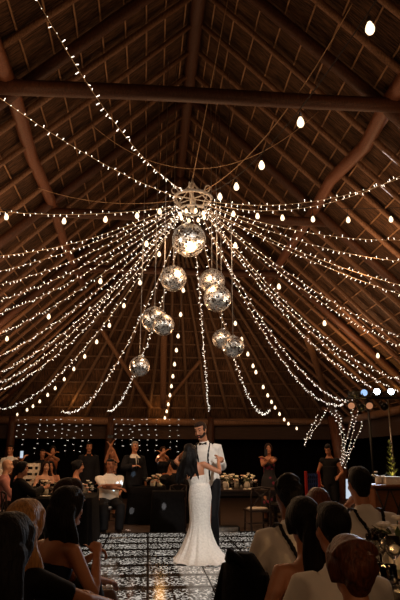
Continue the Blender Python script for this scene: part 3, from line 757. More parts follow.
    if style != 'bald':
        g = G(); lst = style.split('+')
        if 'short' in lst:
            g.ell(hp((0, -.022, .030)), (.081 * s, .098 * s, .098 * s), 18, 12, rot=Rh)
            g.ell(hp((0, .025, .083)), (.062 * s, .068 * s, .042 * s), 14, 9, rot=Rh)
            for sd in (-1, 1): g.ell(hp((sd * .068, .012, .012)), (.014 * s, .022 * s, .036 * s), 10, 7, rot=Rh)
            g.ell(hp((0, -.062, -.045)), (.055 * s, .034 * s, .05 * s), 12, 8, rot=Rh)
        else:
            g.ell(hp((0, -.020, .026)), (.090 * s, .104 * s, .108 * s), 18, 12, rot=Rh)
            g.ell(hp((0, .02, .088)), (.066 * s, .066 * s, .044 * s), 14, 9, rot=Rh)
            for sd in (-1, 1): g.tube([hp((sd * .02, .072, .094)), hp((sd * .060, .062, .06)), hp((sd * .078, .030, .0)), hp((sd * .078, -.01, -.06))], [.016 * s, .020 * s, .022 * s, .02 * s], 8)
            g.ell(hp((0, -.07, -.05)), (.062 * s, .042 * s, .065 * s), 12, 8, rot=Rh)
        if 'long' in lst:
            L = hair[2] if len(hair) > 2 else .35; off = V(hair[3]) if len(hair) > 3 else V((0, 0, 0))
            for q in (range(-5, 6) if 'full' in lst else range(-4, 5)):
                x = q * (.026 if 'full' in lst else .021); ph = rnd.uniform(0, 6); pts = []; rr_ = []
                Lq = L * (1 - .22 * rnd.random()); base = hp((x * .9, -.085 + abs(q) * .012, .02)) if abs(q) < 4 else hp((math.copysign(.082, x), -.02 - .03 * (abs(q) - 4), 0))
                for i in range(9):
                    t = i / 8; dn = V((x * .9 * t * s, (-.035 * math.sin(PI * min(t * 1.6, 1)) - .01) * s, 0))
                    p = base + Rt @ dn + V((0, 0, -Lq * t)) + off * (t * t * (3 - 2 * t)) + V((.012 * math.sin(ph + 8 * t), .010 * math.cos(ph + 7 * t), 0)) * t
                    pts.append(p); rr_.append(((.034 if 'full' in lst else .030) - .014 * t + .006 * math.sin(PI * t)) * s * (1 if t < .9 else .6))
                g.tube(pts, rr_, 8)
        if 'pony' in lst:
            L = hair[2] if len(hair) > 2 else .45
            g.ell(hp((0, -.115, .01)), .032 * s); b0 = hp((0, -.12, .0))
            for q in (-1, 0, 1):
                g.tube([b0 + V((q * .012, -.03 * math.sin(2.2 * t) - .012 * t, -L * t)) + V((q * .016 * math.sin(PI * t), .008 * math.sin(6 * t + q), 0)) for t in [i / 8 for i in range(9)]], [.026 * s, .034 * s, .036 * s, .035 * s, .032 * s, .028 * s, .024 * s, .018 * s, .008 * s], 8)
        if 'updo' in lst:
            for q in range(7):
                a = 2 * PI * q / 7; c = (.048 * math.cos(a), -.10 - .012 * math.sin(2 * a), .005 + .050 * math.sin(a)); g.ell(hp(c), (.038 * s, .034 * s, .030 * s), 10, 7, rot=Rh)
            g.ell(hp((0, -.125, .01)), (.045 * s, .03 * s, .045 * s), rot=Rh)
            g.tube([hp((.095 * math.cos(t), -.05 - .03 * math.sin(t), .05 + .055 * math.sin(t))) for t in [i * PI / 8 for i in range(9)]], .020 * s, 8)
        if 'bun' in lst: g.ell(hp((0, -.105, .055)), (.048 * s, .045 * s, .045 * s), rot=Rh)
        if 'curly' in lst:
            r2 = random.Random(5)
            for q in range(60):
                u = r2.uniform(0, 2 * PI); v = r2.uniform(-.2, 1.4)
                d = V((math.cos(u) * math.cos(v), math.sin(u) * math.cos(v), math.sin(v)))
                if d.y > .45 and d.z < .75: continue
                g.ell(hp((d.x * .084, -.02 + d.y * .1, .03 + d.z * .098)), .018 * s, 8, 5)
        me = fuse(g, .011 if voxel < .013 else .013, 2); me.materials.append(HAIRC[hcname]); link('hair', me, body, True)
    # ---- clothes
    if top:
        for kind, colr, z0, z1, slv in (top if isinstance(top, list) else [top]):
            g = G(); inf = .032 if kind == 'jacket' else .016 if kind == 'shirt' else .010
            torso(g, inf, z0, z1)
            if kind == 'jacket' and not seated: g.tube([tp((0, 0, z0 - .02)), tp((0, 0, z0 + .1))], [(.175 * s + .03, .12 * s + .035), (.163 * s + .03, .115 * s + .03)], 18, ref=Rt @ V((0, 1, 0)))
            if slv > 0: arms(g, inf * .9, slv)
            if kind in ('shirt', 'jacket'):
                g.tube([tp((0, -.014, .48)), tp((0, -.006, .535))], [(.085 * s, .078 * s), (.066 * s, .064 * s)], 14, ref=Rt @ V((0, 1, 0)))
            fused(g, {'shirt': 'shirt', 'jacket': 'jacket', 'dress': 'bodice', 'vest': 'waistcoat', 'topp': 'top'}[kind], CL[colr], body, cv)
    if bottom:
        kind, colr = bottom[0], bottom[1]
        g = G()
        if kind == 'trousers':
            torso(g, .014, -.10, .07); legs(g, .014, 1.0, .02); fused(g, 'trousers', CL[colr], body, cv)
        elif kind == 'lap':
            torso(g, .014, -.10, .10); legs(g, .022, bottom[2] if len(bottom) > 2 else .55, .0)
            a, k, b = leg[-1]; a2, k2, b2 = leg[1]
            g.tube([(a + a2) / 2, (k + k2) / 2 - V((0, .03, 0))], [(.11 * s, .075 * s), (.11 * s, .055 * s)], 12, ref=(0, 0, 1)); fused(g, 'skirt', CL[colr], body, cv)
        elif kind == 'skirt':
            ln = bottom[2]; rows = [(.10, .0), (.0, .0), (-.06, .0)]
            g.tube([tp((0, 0, .11)), tp((0, -.004, .0)), O + V((0, 0, -.10 * s)), O + V((0, .0, -.35 * s)), O + V((0, .01, -ln * s))],
                   [(.135 * s, .10 * s), (.18 * s, .135 * s), (.19 * s, .14 * s), (.18 * s + bottom[3] * .5, .14 * s + bottom[3] * .5), (.17 * s + bottom[3], .14 * s + bottom[3])], 20, ref=(0, 1, 0))
            fused(g, 'skirt', CL[colr], body, cv)
    if shoes:
        for sd in (-1, 1):
            g = G(); foot(g, sd, .010); fused(g, 'shoe', CL[shoes if isinstance(shoes, str) else 'leather'], body, .012)
    return P
def surf(P, x, z, T, off, back=True):
    for a, b in zip(T, T[1:]):
        if a[0] <= z <= b[0]:
            q = (z - a[0]) / (b[0] - a[0]); wx, wy, cy = [a[k] + (b[k] - a[k]) * q for k in (1, 2, 3)]
    y = wy * math.sqrt(max(.02, 1 - (x / wx) ** 2)) + off
    return P.tp((x, cy - y if back else cy + y, z))
def suspenders(P, T=TORSO_M, front=True, off=.030, w=.016, m='black'):
    g = G(); fw = P.Rt @ V((0, 1, 0)); up = P.Rt @ V((0, 0, 1))
    for sd in (-1, 1):
        g.tube([surf(P, sd * (.07 + .02 * max(0, (z - .3)) / .15), z, T, off, False) for z in (.02, .1, .2, .3, .38, .45)], [(w, .006)] * 6, 8, ref=fw)
        g.tube([surf(P, sd * .09, .45, T, off, False), P.tp((sd * .10, .06, .500)), P.tp((sd * .105, -.015, .518)), P.tp((sd * .10, -.09, .495)), surf(P, sd * .092, .44, T, off, True)], [(w, .007)] * 5, 8, ref=up)
        g.tube([surf(P, sd * (.092 - .088 * t), .44 - .19 * t, T, off, True) for t in (0, .25, .5, .75, 1)], [(w, .007)] * 5, 8, ref=fw)
    g.tube([surf(P, 0, z, T, off + .002, True) for z in (.265, .18, .08, .02)], [(w, .007)] * 4, 8, ref=fw)
    return fused(g, 'suspenders', CL[m], P.body, .009, 1)
def world(P, p): return P.body.matrix_basis @ V(p)
# ------------------------------------------------------------------ furniture builders
WALNUT = mat('walnut', '#2b1a11', .4, nscale=6, var=.35, bump=.1, stretch=(1, 9, 9)); OAK = mat('oak', '#6b3f22', .45, nscale=6, var=.3, bump=.1, stretch=(1, 9, 9))
CUSHION = mat('cushion', '#c9c0b2', .8, nscale=14, var=.08, bump=.2); PETAL = mat('petal', '#efe6d6', .7, nscale=20, var=.08, bump=.2); LEAFM = mat('leaf', '#3c4a26', .55, nscale=18, var=.3, bump=.2)
PETALP = mat('petal_blush', '#cf9f8a', .7, nscale=20, var=.1, bump=.2); CERAMIC = mat('ceramic', '#ddd6ca', .25, bump=.02, var=.03); LINEN = mat('linen', '#e9e3d8', .85, nscale=18, var=.06, bump=.3)
def make_chair():
    r = empty('dining_chair')
    g = G(); g.box((0, 0, .425), (.42, .42, .035)); g.build('seat_frame', WALNUT, r, False, bevel=.012)
    g = G(); g.tube([(0, 0, .443), (0, 0, .460), (0, 0, .474)], [(.195, .195), (.2, .2), (.17, .17)], 20, ref=(0, 1, 0)); g.build('cushion', CUSHION, r)
    for x in (-.18, .18):
        g = G(); g.tube([(x, .18, .42), (x, .185, .2), (x * 1.03, .19, 0)], [.018, .016, .013], 8); g.build('leg', WALNUT, r)
        g = G(); g.tube([(x * .95, -.24, .82), (x, -.215, .62), (x, -.19, .42), (x, -.19, .2), (x * 1.03, -.22, 0)], [.014, .016, .018, .016, .013], 8); g.build('rear_leg', WALNUT, r)
    g = G(); g.tube([(-.17, -.24, .81), (0, -.255, .835), (.17, -.24, .81)], .018, 8); g.build('top_rail', WALNUT, r)
    for s in (-1, 1):
        g = G(); g.tube([(s * .16, -.215, .52), (s * .03, -.238, .66), (-s * .155, -.24, .80)], .009, 6); g.build('cross_slat', WALNUT, r)
    for p, q in (((-.18, .18, .2), (-.18, -.19, .2)), ((.18, .18, .2), (.18, -.19, .2)), ((-.18, 0, .2), (.18, 0, .2))):
        g = G(); g.tube([p, q], .009, 6); g.build('stretcher', WALNUT, r)
    return r
CHAIR0 = None
def chair(loc, rz, label, group='cross-back dining chairs'):
    global CHAIR0
    if CHAIR0 is None: CHAIR0 = make_chair(); c = CHAIR0; c.location = loc; c.rotation_euler = (0, 0, rz)
    else: c = copy_tree(CHAIR0, None, loc, rz)
    return tag(c, label, 'chair', group)
def long_table(loc, sx, sy, label, m=WALNUT, h=.75):
    r = tag(empty('banquet_table', loc), label, 'table')
    g = G(); g.box((0, 0, h - .02), (sx, sy, .04)); g.build('tabletop', m, r, False, bevel=.008)
    g = G(); g.box((0, 0, h - .08), (sx - .16, sy - .16, .08)); g.build('apron', m, r, False)
    for x in (-1, 1):
        for y in (-1, 1):
            g = G(); g.box((x * (sx / 2 - .09), y * (sy / 2 - .09), (h - .04) / 2), (.075, .075, h - .04)); g.build('leg', m, r, False, bevel=.006)
    return r
def draped_table(loc, sx, sy, label, m, h=.75, rnd_=False):
    r = tag(empty('banquet_table', loc), label, 'table')
    g = G(); N = 72; vs = []; rows = [(.97, h), (1.0, h - .012), (1.01, h - .15), (1.04, h - .45), (1.07, .012)]
    for q, (k, z) in enumerate(rows):
        for i in range(N):
            a = 2 * PI * i / N
            if rnd_: x, y = sx / 2 * math.cos(a), sx / 2 * math.sin(a)
            else:
                c, s = math.cos(a), math.sin(a); e = .25; x = sx / 2 * math.copysign(abs(c) ** e, c); y = sy / 2 * math.copysign(abs(s) ** e, s)
            f = 1 + (.03 * math.sin(i * PI * 2 * 11 / N + 1) * max(0, q - 1) / 3)
            vs.append((x * k * f, y * k * f, z))
    fs = [(q * N + i, q * N + (i + 1) % N, (q + 1) * N + (i + 1) % N, (q + 1) * N + i) for q in range(4) for i in range(N)] + [tuple(range(N))[::-1]]
    g.add(vs, fs); g.build('tablecloth', m, r)
    for x in (-1, 1):
        for y in (-1, 1):
            gg = G(); gg.tube([(x * sx * .3, y * sy * .3, 0), (x * sx * .3, y * sy * .3, h - .03)], .022, 8); gg.build('leg', BLACKM, r)
    return r
def wine_glass(loc, label, group, s=1.0, fill=None):
    r = tag(empty('wine_glass', loc), label, 'glass', group)
    g = G(); g.lathe([(.034 * s, 0), (.033 * s, .003), (.006 * s, .008), (.004 * s, .085 * s), (.012 * s, .095 * s), (.034 * s, .12 * s), (.04 * s, .15 * s), (.034 * s, .2 * s), (.0325 * s, .2 * s), (.038 * s, .15 * s), (.03 * s, .122 * s), (.004, .1 * s)], 14); g.build('bowl', GLASS, r)
    return r
def candle(loc, label, group, lit=True, h=.09, r_=.035):
    r = tag(empty('candle_holder', loc), label, 'candle', group)
    g = G(); g.lathe([(r_, 0), (r_, h), (r_ * .9, h), (r_ * .9, .008)], 14); g.build('glass_cup', GLASS, r)
    g = G(); g.lathe([(r_ * .8, .009), (r_ * .8, h * .5), (.004, h * .5)], 12); g.build('candle', CERAMIC, r)
    g = G(); g.lathe([(.002, h * .5), (.008, h * .5 + .012), (.001, h * .5 + .04)], 8); g.build('flame', FLAME, r)
    lamp('POINT', V(loc) + V((0, 0, h + .02)), .9, (1, .55, .22), .02)
    return r
def flowers(loc, label, n=16, rad=.16, h=.22, seed=1, m=None, group='table flower arrangements', blush=.25):
    r = tag(empty('flower_arrangement', loc), label, 'flowers', group); q = random.Random(seed)
    g = G(); g.lathe([(.05, 0), (.065, .04), (.06, .10), (.045, .13), (.05, .14)], 14); g.build('vase', CERAMIC, r)
    gl = G(); gs = G()
    for i in range(n):
        a = q.uniform(0, 2 * PI); e = q.uniform(0, 1); p = V((math.cos(a) * rad * math.sqrt(e), math.sin(a) * rad * math.sqrt(e), h - .12 * e + q.uniform(-.03, .05)))
        b = G(); rr = q.uniform(.024, .040); b.ell(p, rr * .55, 8, 6)
        for k in range(7):
            aa = 2 * PI * k / 7 + q.random(); d = V((math.cos(aa), math.sin(aa), .35)) * rr * .6
            b.ell(p + d, (rr * .55, rr * .5, rr * .32), 7, 5, rot=MX.Rotation(aa, 3, 'Z'))
        b.build('blossom', PETALP if q.random() < blush else PETAL, r)
        gs.tube([(0, 0, .1), p * .6 + V((0, 0, .06)), p], .004, 5)
    for i in range(n):
        a = q.uniform(0, 2 * PI); L = q.uniform(.08, .16); b0 = V((math.cos(a) * rad * .5, math.sin(a) * rad * .5, h - .09)); d = V((math.cos(a), math.sin(a), q.uniform(-.4, .9))).normalized()
        gl.tube([b0, b0 + d * L * .5 + V((0, 0, .01)), b0 + d * L], [(.003, .002), (.018, .003), (.002, .001)], 6, ref=(0, 0, 1))
    gl.build('leaves', LEAFM, r); gs.build('stems', LEAFM, r)
    return r
def plate(loc, label, group):
    g = G(); g.lathe([(.05, 0), (.075, .004), (.12, .018), (.122, .021), (.075, .008), (.001, .006)], 22); o = g.build('dinner_plate', CERAMIC, None, loc=loc); return tag(o, label, 'plate', group)
def napkin(loc, label, group, rz=0):
    g = G(); N = 7; vs = []; fs = []
    for i in range(N):
        for j in range(N):
            x = (i / (N - 1) - .5) * .17; y = (j / (N - 1) - .5) * .13; vs.append((x, y, .012 + .016 * math.sin(x * 40) * math.cos(y * 30)))
    fs = [(i * N + j, (i + 1) * N + j, (i + 1) * N + j + 1, i * N + j + 1) for i in range(N - 1) for j in range(N - 1)]
    g.add(vs, fs); o = g.build('napkin', LINEN, None, loc=loc, rz=rz); md = o.modifiers.new('t', 'SOLIDIFY'); md.thickness = .008; return tag(o, label, 'napkin', group)
SCREEN = glow('phone_screen', (.75, .86, 1), .75)
def phone(loc, rot, label, lit=True):
    g = G(); g.box((0, 0, 0), (.072, .008, .148)); o = g.build('smartphone', BLACKM, None, False, loc=loc, bevel=.003); o.rotation_euler = rot
    g = G(); g.box((0, -.0046, 0), (.066, .001, .138)); g.build('screen', SCREEN if lit else BLACKM, o, False)
    g = G(); g.lathe([(.006, 0), (.006, .003)], 10, c=(.022, .004, .058)); g.build('lens', CL['eye'], o)
    return tag(o, label, 'phone')

# ------------------------------------------------------------------ the couple
Z0 = .041
def loc_t(loc, rz, p):
    q = MX.Rotation(-rz, 3, 'Z') @ (V(p) - V(loc)); return tuple(q)
BL, BR = V((xat(200, 8.1), 8.1, Z0)), R(-14)
GL, GR = V((xat(207.5, 8.62, 480), 8.60, Z0)), R(160)
bride = person('bride with long black hair in a white lace gown, dancing with the groom', BL, BR, 1.535, 'f', lean=(0, -12, 0), head=(-14, -4, -22),
   hands=[loc_t(BL, BR, aty(186.5, 450, 8.36)), loc_t(BL, BR, aty(218.5, 460, 8.22))], hints=[(-1, .1, -.5), (.9, -.4, -1)], curl=(.5, .6), palm=[(0, .6, -1), None],
   hair=('long+full', 'black', .44, (-.03, -.03, 0)), skin='tan', voxel=.010, cv=.012, shoes=False)
g = G(); bride.torso(g, .014, -.10, .29); 
fused(g, 'bodice', CL['lace'], bride.body, .010, 2)
gw = G(); N = 96; vs = []
rows = [(.97, .125, .096, 0, .0, 0), (.93, .142, .112, 0, 0, 0), (.86, .155, .128, 0, 0, 0), (.76, .158, .136, 0, 0, .004), (.62, .146, .128, .0, 0, .006), (.50, .140, .125, .0, 0, .010), (.40, .150, .138, .0, -.005, .02), (.30, .178, .170, .0, -.02, .035),
        (.20, .222, .225, .0, -.04, .045), (.10, .272, .28, .0, -.06, .05), (.04, .312, .33, .0, -.08, .055), (.008, .335, .36, .0, -.10, .06)]
for z, rx, ry, cx, cy, am in rows:
    for i in range(N):
        a = 2 * PI * i / N; fo = 1 + am * math.sin(a * 13 + 6 * z) + am * .6 * math.sin(a * 21 + 1)
        tr = 1.0
        if z < .15: tr = 1 + (.15 - z) / .15 * .32 * max(0, math.cos(a + .35)) ** 3      # train swept to one side
        vs.append((cx + rx * fo * tr * math.cos(a), cy + ry * fo * tr * math.sin(a), z + (.006 * math.sin(a * 5) if z < .02 else 0)))
K = len(rows)
fs = [(q * N + i, (q + 1) * N + i, (q + 1) * N + (i + 1) % N, q * N + (i + 1) % N) for q in range(K - 1) for i in range(N)] + [tuple(range(N))]
gw.add(vs, fs); gw.build('gown_skirt', CL['lace'], bride.body)
groom = person('bearded groom in white shirt, black bow tie and suspenders holding the bride', GL, GR, 1.86, 'm', lean=(4, 5, 0), head=(-14, 14, 8),
   hands=[loc_t(GL, GR, aty(221.5, 460, 8.36)), loc_t(GL, GR, aty(188, 484, 8.02))], hints=[(-.25, -.2, -1), (.9, .3, -.6)], curl=(.7, .4), palm=[None, (0, 1, 0)],
   hair=('short', 'brown'), skin='tan', top=('shirt', 'white', -.10, .50, .94), bottom=('trousers', 'black'), voxel=.010, cv=.012)
suspenders(groom, off=.026)
g = G()
for sd in (-1, 1): g.tube([groom.tp((0, .062, .497)), groom.tp((sd * .028, .066, .502)), groom.tp((sd * .055, .058, .500))], [(.007, .007), (.014, .009), (.026, .009)], 8, ref=groom.Rt @ V((0, 1, 0)))
g.ell(groom.tp((0, .070, .497)), .011); fused(g, 'bow_tie', CL['black'], groom.body, .006, 1)
g = G()
for i in range(13):
    t = -1 + i / 6; g.ell(groom.hp((.060 * t, .078 - .052 * t * t, -.078 + .030 * t * t)), (.022, .020, .030), 8, 6)
g.tube([groom.hp((-.03, .088, -.05)), groom.hp((0, .098, -.045)), groom.hp((.03, .088, -.05))], .008, 6)
fused(g, 'beard', HAIRC['brown'], groom.body, .008, 2)

# ------------------------------------------------------------------ guests beyond the dance floor
def seat_at(px, y, rz, py=470): return V((xat(px, y, py), y, 0))
def guest(label, px, y, rz, **k):
    L = seat_at(px, y, rz); kw = dict(voxel=.015, cv=.017); kw.update(k); ch_ = kw.pop('chair', None); wd = kw.pop('wide', 1)
    if 'hw' in kw: kw['hands'] = [loc_t(L, R(rz), p) if p is not None else None for p in kw.pop('hw')]
    P = person(label, L, R(rz), **kw); P.body.scale = (wd, 1 + (wd - 1) * .7, 1)
    if kw.get('seated') and ch_:
        c = chair((L.x, L.y, 0), R(rz), ch_)
        if kw.get('seat'): c.scale = (1, 1, kw['seat'] / .46)
    return P
RAISE = [(-.6, .5, -1), (.6, .5, -1)]
P = guest('grey-haired man in a dark suit standing behind the seated man in white', 134, 13.2, -155, h=1.73, hair=('short', 'grey'), top=[('shirt', 'white', .2, .50, 0), ('jacket', 'charcoal', -.14, .42, .93)], bottom=('trousers', 'charcoal'),
      hands=[(-.27, .05, .80), (.12, .27, 1.18)], hints=[(-.6, -.6, -.5), (1, -.2, -.6)], skin='tan')
g = G(); g.tube([P.tp((0, .125, .47)), P.tp((0, .165, .34)), P.tp((0, .16, .2))], [(.028, .012), (.030, .012), (.012, .012)], 8, ref=P.Rt @ V((0, 1, 0))); g.build('shirt_front', CL['white'], P.body)
g = G(); g.tube([P.tp((0, .132, .475)), P.tp((0, .182, .34)), P.tp((0, .176, .16))], [(.012, .005), (.018, .005), (.02, .005)], 8, ref=P.Rt @ V((0, 1, 0))); g.build('necktie', CL['black'], P.body)
guest('heavy-set man in an open white short-sleeved shirt seated with folded arms', 110, 11.5, -168, h=1.72, seated=True, wide=1.16, hair=('short', 'black'), top=('shirt', 'white', -.12, .50, .46), bottom=('trousers', 'black'),
      hands=[(.10, .34, .86), (-.10, .36, .80)], hints=[(-1, 0, -.4), (1, 0, -.4)], skin='deep', chair='chair under the seated man in white')
guest('woman with dark pinned-up hair in a strapless pale dress, facing right at the table', 77, 11.35, -85, h=1.66, sex='f', seated=True, hair=('up+bun', 'black'), top=('dress', 'dusty', -.10, .33, 0), bottom=('lap', 'dusty'), skin='tan', chair='chair of the woman in the strapless dress')
guest('woman in a black jacket with tied-back hair at the left end of the table', 21, 9.75, -65, h=1.62, sex='f', seated=True, head=(-25, 0, 0), hair=('up+pony', 'black', .3), top=('jacket', 'black', -.10, .48, .92), bottom=('trousers', 'black'),
      hands=[(-.1, .42, .86), (.12, .36, .88)], skin='tan', chair='chair of the woman in the black jacket')
guest('bald man in a pink shirt at the left edge of the photo', 6, 10.9, -80, h=1.70, seated=True, hair=('bald', 'black'), top=('shirt', 'pink', -.12, .50, .95), bottom=('trousers', 'charcoal'), skin='fair', chair='chair of the bald man in pink')
P = guest('woman at the far left raising her phone in front of her face', 15, 12.4, -125, h=1.66, sex='f', seated=True, hair=('bob', 'brown'), top=('dress', 'wine', -.10, .40, .2), bottom=('lap', 'wine'), hw=[aty(20, 458, 12.1), aty(23, 459, 12.1)], hints=RAISE, skin='tan', chair='chair of the woman filming at the far left')
phone(aty(21.6, 454.5, 12.05), (0, 0, R(40)), 'lit smartphone held up at the far left by a seated woman')
guest('dark-haired guest in a white shirt standing at the far left edge', 9, 15.0, 170, h=1.68, hair=('short', 'black'), top=('shirt', 'white', -.1, .5, .9), bottom=('trousers', 'black'), skin='tan')
guest('long-haired woman in a black dress, left one of the leaning pair', 43.5, 12.7, -160, h=1.62, sex='f', seated=True, hair=('long', 'brown', .36), top=('dress', 'black', -.10, .40, 0), bottom=('lap', 'black'), skin='fair', lean=(6, -4, 0), chair='chair of the left woman of the leaning pair')
guest('long-haired woman in a low black dress, right one of the leaning pair', 52.5, 12.9, -175, h=1.62, sex='f', seated=True, hair=('long', 'black', .4), top=('dress', 'black', -.10, .36, 0), bottom=('lap', 'black'), skin='tan', lean=(6, 4, 0), chair='chair of the right woman of the leaning pair')
guest('guest in a dark shirt standing behind the leaning pair, on the left', 41.5, 15.6, 180, h=1.58, hair=('short', 'brown'), top=('shirt', 'charcoal', -.1, .5, .9), bottom=('trousers', 'black'), skin='tan')
guest('guest with arms up taking a photo behind the leaning pair, on the right', 51.5, 15.2, -170, h=1.66, sex='f', hair=('bob', 'black'), top=('dress', 'orange', -.10, .42, 0), bottom=('skirt', 'orange', .5, .06), hw=[aty(47, 453, 14.8), aty(55, 453, 14.8)], hints=[(-1, 0, -.6), (1, 0, -.6)], skin='tan')
guest('man in a dark suit standing under the strands behind the strapless dress', 88, 15.4, -170, h=1.76, hair=('short', 'black'), top=('jacket', 'charcoal', -.14, .46, .93), bottom=('trousers', 'charcoal'), skin='tan')
guest('dark-haired guest half hidden right behind the seated man in white', 114, 12.9, -175, h=1.62, seated=True, hair=('short', 'black'), top=('shirt', 'black', -.1, .5, .9), bottom=('trousers', 'black'), skin='tan', chair='chair behind the seated man in white')
P = guest('woman standing with both bare arms stretched overhead to take a photo', 111.5, 14.2, -172, h=1.60, sex='f', hair=('up+bun', 'brown'), top=('dress', 'wine', -.10, .38, 0), bottom=('skirt', 'wine', .55, .08), hw=[aty(107.5, 440, 14.0), aty(113.5, 440, 14.0)], hints=[(-1, 0, .2), (1, 0, .2)], skin='tan')
phone(aty(110.5, 436.5, 13.95), (0, R(90), R(8)), 'smartphone held overhead in both hands above the crowd', False)
guest('guest with raised hands at the far table left of the bride', 162.5, 14.6, -165, h=1.64, sex='f', seated=False, hair=('bob', 'brown'), top=('dress', 'black', -.10, .42, 0), bottom=('skirt', 'black', .5, .06), hw=[aty(160, 452, 14.3), aty(166, 451, 14.3)], hints=[(-1, 0, -.6), (1, 0, -.6)], skin='tan')
guest('woman in an orange dress seated at the far table just left of the bride', 170, 13.9, -160, h=1.66, sex='f', seated=True, hair=('up+bun', 'black'), top=('dress', 'orange', -.10, .40, .2), bottom=('lap', 'orange'), skin='tan', chair='chair of the woman in orange at the far table')
P = guest('person in black crouched behind the bride with one arm reaching out to the left', 174, 12.1, 20, h=1.66, seated=True, hair=('short', 'black'), top=('jacket', 'black', -.12, .48, .93), bottom=('trousers', 'black'), hw=[aty(165, 482, 12.0), aty(185, 498, 12.2)], skin='tan', chair='chair of the person in black behind the bride')
draped_table((xat(168, 11.45, 505), 11.46, 0), .62, .52, 'low table under a black cloth to the floor, just left of the bride', BLACKCLOTH, .74)
P = guest('woman in a dark floral dress standing and filming with her phone', 269, 12.9, 172, h=1.68, sex='f', hair=('up+bun', 'brown'), top=('dress', 'floral', -.10, .42, .12), bottom=('skirt', 'floral', .72, .05), hw=[aty(264, 458, 12.55), aty(270, 459, 12.55)], hints=[(-.8, .1, -1), (.8, .1, -1)], skin='tan')
phone(aty(266, 452.5, 12.5), (0, 0, R(170)), 'smartphone held up by the woman in the floral dress', True)
P = guest('person in a sleeveless black outfit standing by the wrapped post, looking down', 330, 12.4, 160, h=1.68, wide=.9, hair=('short', 'black'), head=(-15, 28, 0), top=('topp', 'black', -.10, .47, .12), bottom=('trousers', 'black'), skin='tan', hands=[(-.20, .22, .98), (.24, .06, .86)])
g = G(); P.torso(g, .03, -.1, .3); P.legs(g, .03, .5); fused(g, 'apron', CL['black'], P.body, .017)

# ------------------------------------------------------------------ guests in front, seated with their backs to the camera
def front(label, px, y, rz, **k):
    kw = dict(voxel=.011, cv=.013, seated=True, h=1.58, lean=(20, 0, 0), seat=.395); kw.update(k); return guest(label, px, y, rz, **kw)
P = front('man in a white shirt and black suspenders on the left of the right-hand group', 295, 3.3, 6, seat=.45, lean=(14, 0, 0), hair=('short+curly', 'black'), top=('shirt', 'white', -.12, .50, .93), bottom=('trousers', 'black'), skin='deep', chair='chair of the suspendered man left in the right-hand group'); suspenders(P)
P = front('man in a white shirt with Y-back suspenders holding up a lit phone', 368, 3.8, 4, seat=.46, h=1.66, lean=(15, 0, 0), hair=('short', 'black'), top=('shirt', 'white', -.12, .50, .93), bottom=('trousers', 'black'), skin='tan', hw=[aty(348, 505, 4.2), aty(385, 545, 4.15)], hints=[(-.8, 0, -1), (.8, 0, -1)], chair='chair of the man holding up a lit phone'); suspenders(P)
phone(aty(350, 489, 4.27), (0, R(4), R(2)), 'lit smartphone held up beside the head of the suspendered man')
P = front('woman with a long dark ponytail and bare back, in front of the suspendered men', 315, 2.62, 4, sex='f', h=1.55, hair=('up+pony', 'black', .40), top=('dress', 'dusty', -.10, .22, 0), bottom=('lap', 'dusty'), skin='tan', hands=[(-.27, .10, .42), (.22, .3, .66)], chair='chair of the woman with the ponytail')
g = G(); a, e, wv = P.arm[-1]; d = (wv - e).normalized(); g.tube([wv - d * .03, wv - d * .012], [(.033, .030), (.033, .030)], 14); g.build('bracelet', CL['gold'], P.body)
front('woman with loose auburn hair between the two suspendered men', 326, 3.7, 3, sex='f', h=1.52, hair=('long', 'auburn', .26), top=('dress', 'dusty', -.10, .40, .1), bottom=('lap', 'dusty'), skin='fair', chair='chair of the woman with auburn hair')
front('dark-haired man in a plain white shirt, just behind the woman with the updo', 341, 2.35, 10, h=1.55, hair=('short', 'black'), top=('shirt', 'white', -.12, .50, .93), bottom=('trousers', 'black'), skin='tan', lean=(20, 5, 0), head=(0, 0, 0), chair='chair of the man in the plain white shirt')
front('woman with brown hair pinned in a curled updo, nearest at the lower right', 372, 1.90, 8, sex='f', h=1.42, seat=.38, hair=('updo', 'auburn'), top=('dress', 'black', -.10, .40, .1), bottom=('lap', 'black'), skin='tan', lean=(24, 0, 0), chair='chair of the woman with the updo')
front('woman with long black hair in black, largest figure at the lower left corner', -34, 1.95, -28, sex='f', h=1.56, hair=('long', 'black', .46), top=('dress', 'black', -.10, .42, 0), bottom=('lap', 'black', .9), skin='tan', lean=(22, 2, 0), hw=[aty(60, 640, 2.5), aty(66, 650, 2.35)], hints=[(-.4, 0, -1), (1, .3, -.2)], chair='chair of the black-haired woman in the corner')
front('blonde woman in a black top with a strap, second from the left in front', -4, 2.6, -30, sex='f', h=1.56, hair=('long', 'blonde', .28), top=('dress', 'black', -.10, .46, .36), bottom=('trousers', 'black'), skin='tan', lean=(22, 0, 0), hw=[aty(118, 600, 3.2), aty(112, 604, 2.95)], hints=[(-.4, 0, -1), (1, .1, -.4)], chair='chair of the blonde woman')
front('long-haired woman in a navy strap dress raising her fist in front', 42, 3.35, -44, sex='f', h=1.60, hair=('long', 'black', .34), top=('dress', 'navy', -.10, .36, 0), bottom=('lap', 'black', .9), skin='tan', lean=(20, 0, 0), feet=[(-.12, .40, .085), (.0, .46, .34)], hw=[aty(92, 556, 3.7), aty(97, 554, 3.5)], hints=[(-.4, 0, -1), (.5, -.3, -1)], curl=(1.2, 1.4), chair='chair of the woman in navy')
front('brown-haired woman in profile just beyond the woman in navy', 52, 3.9, -62, sex='f', h=1.62, hair=('bob', 'brown'), top=('dress', 'dusty', -.10, .40, .2), bottom=('lap', 'dusty'), skin='tan', lean=(12, 0, 0), chair='chair of the woman in profile')

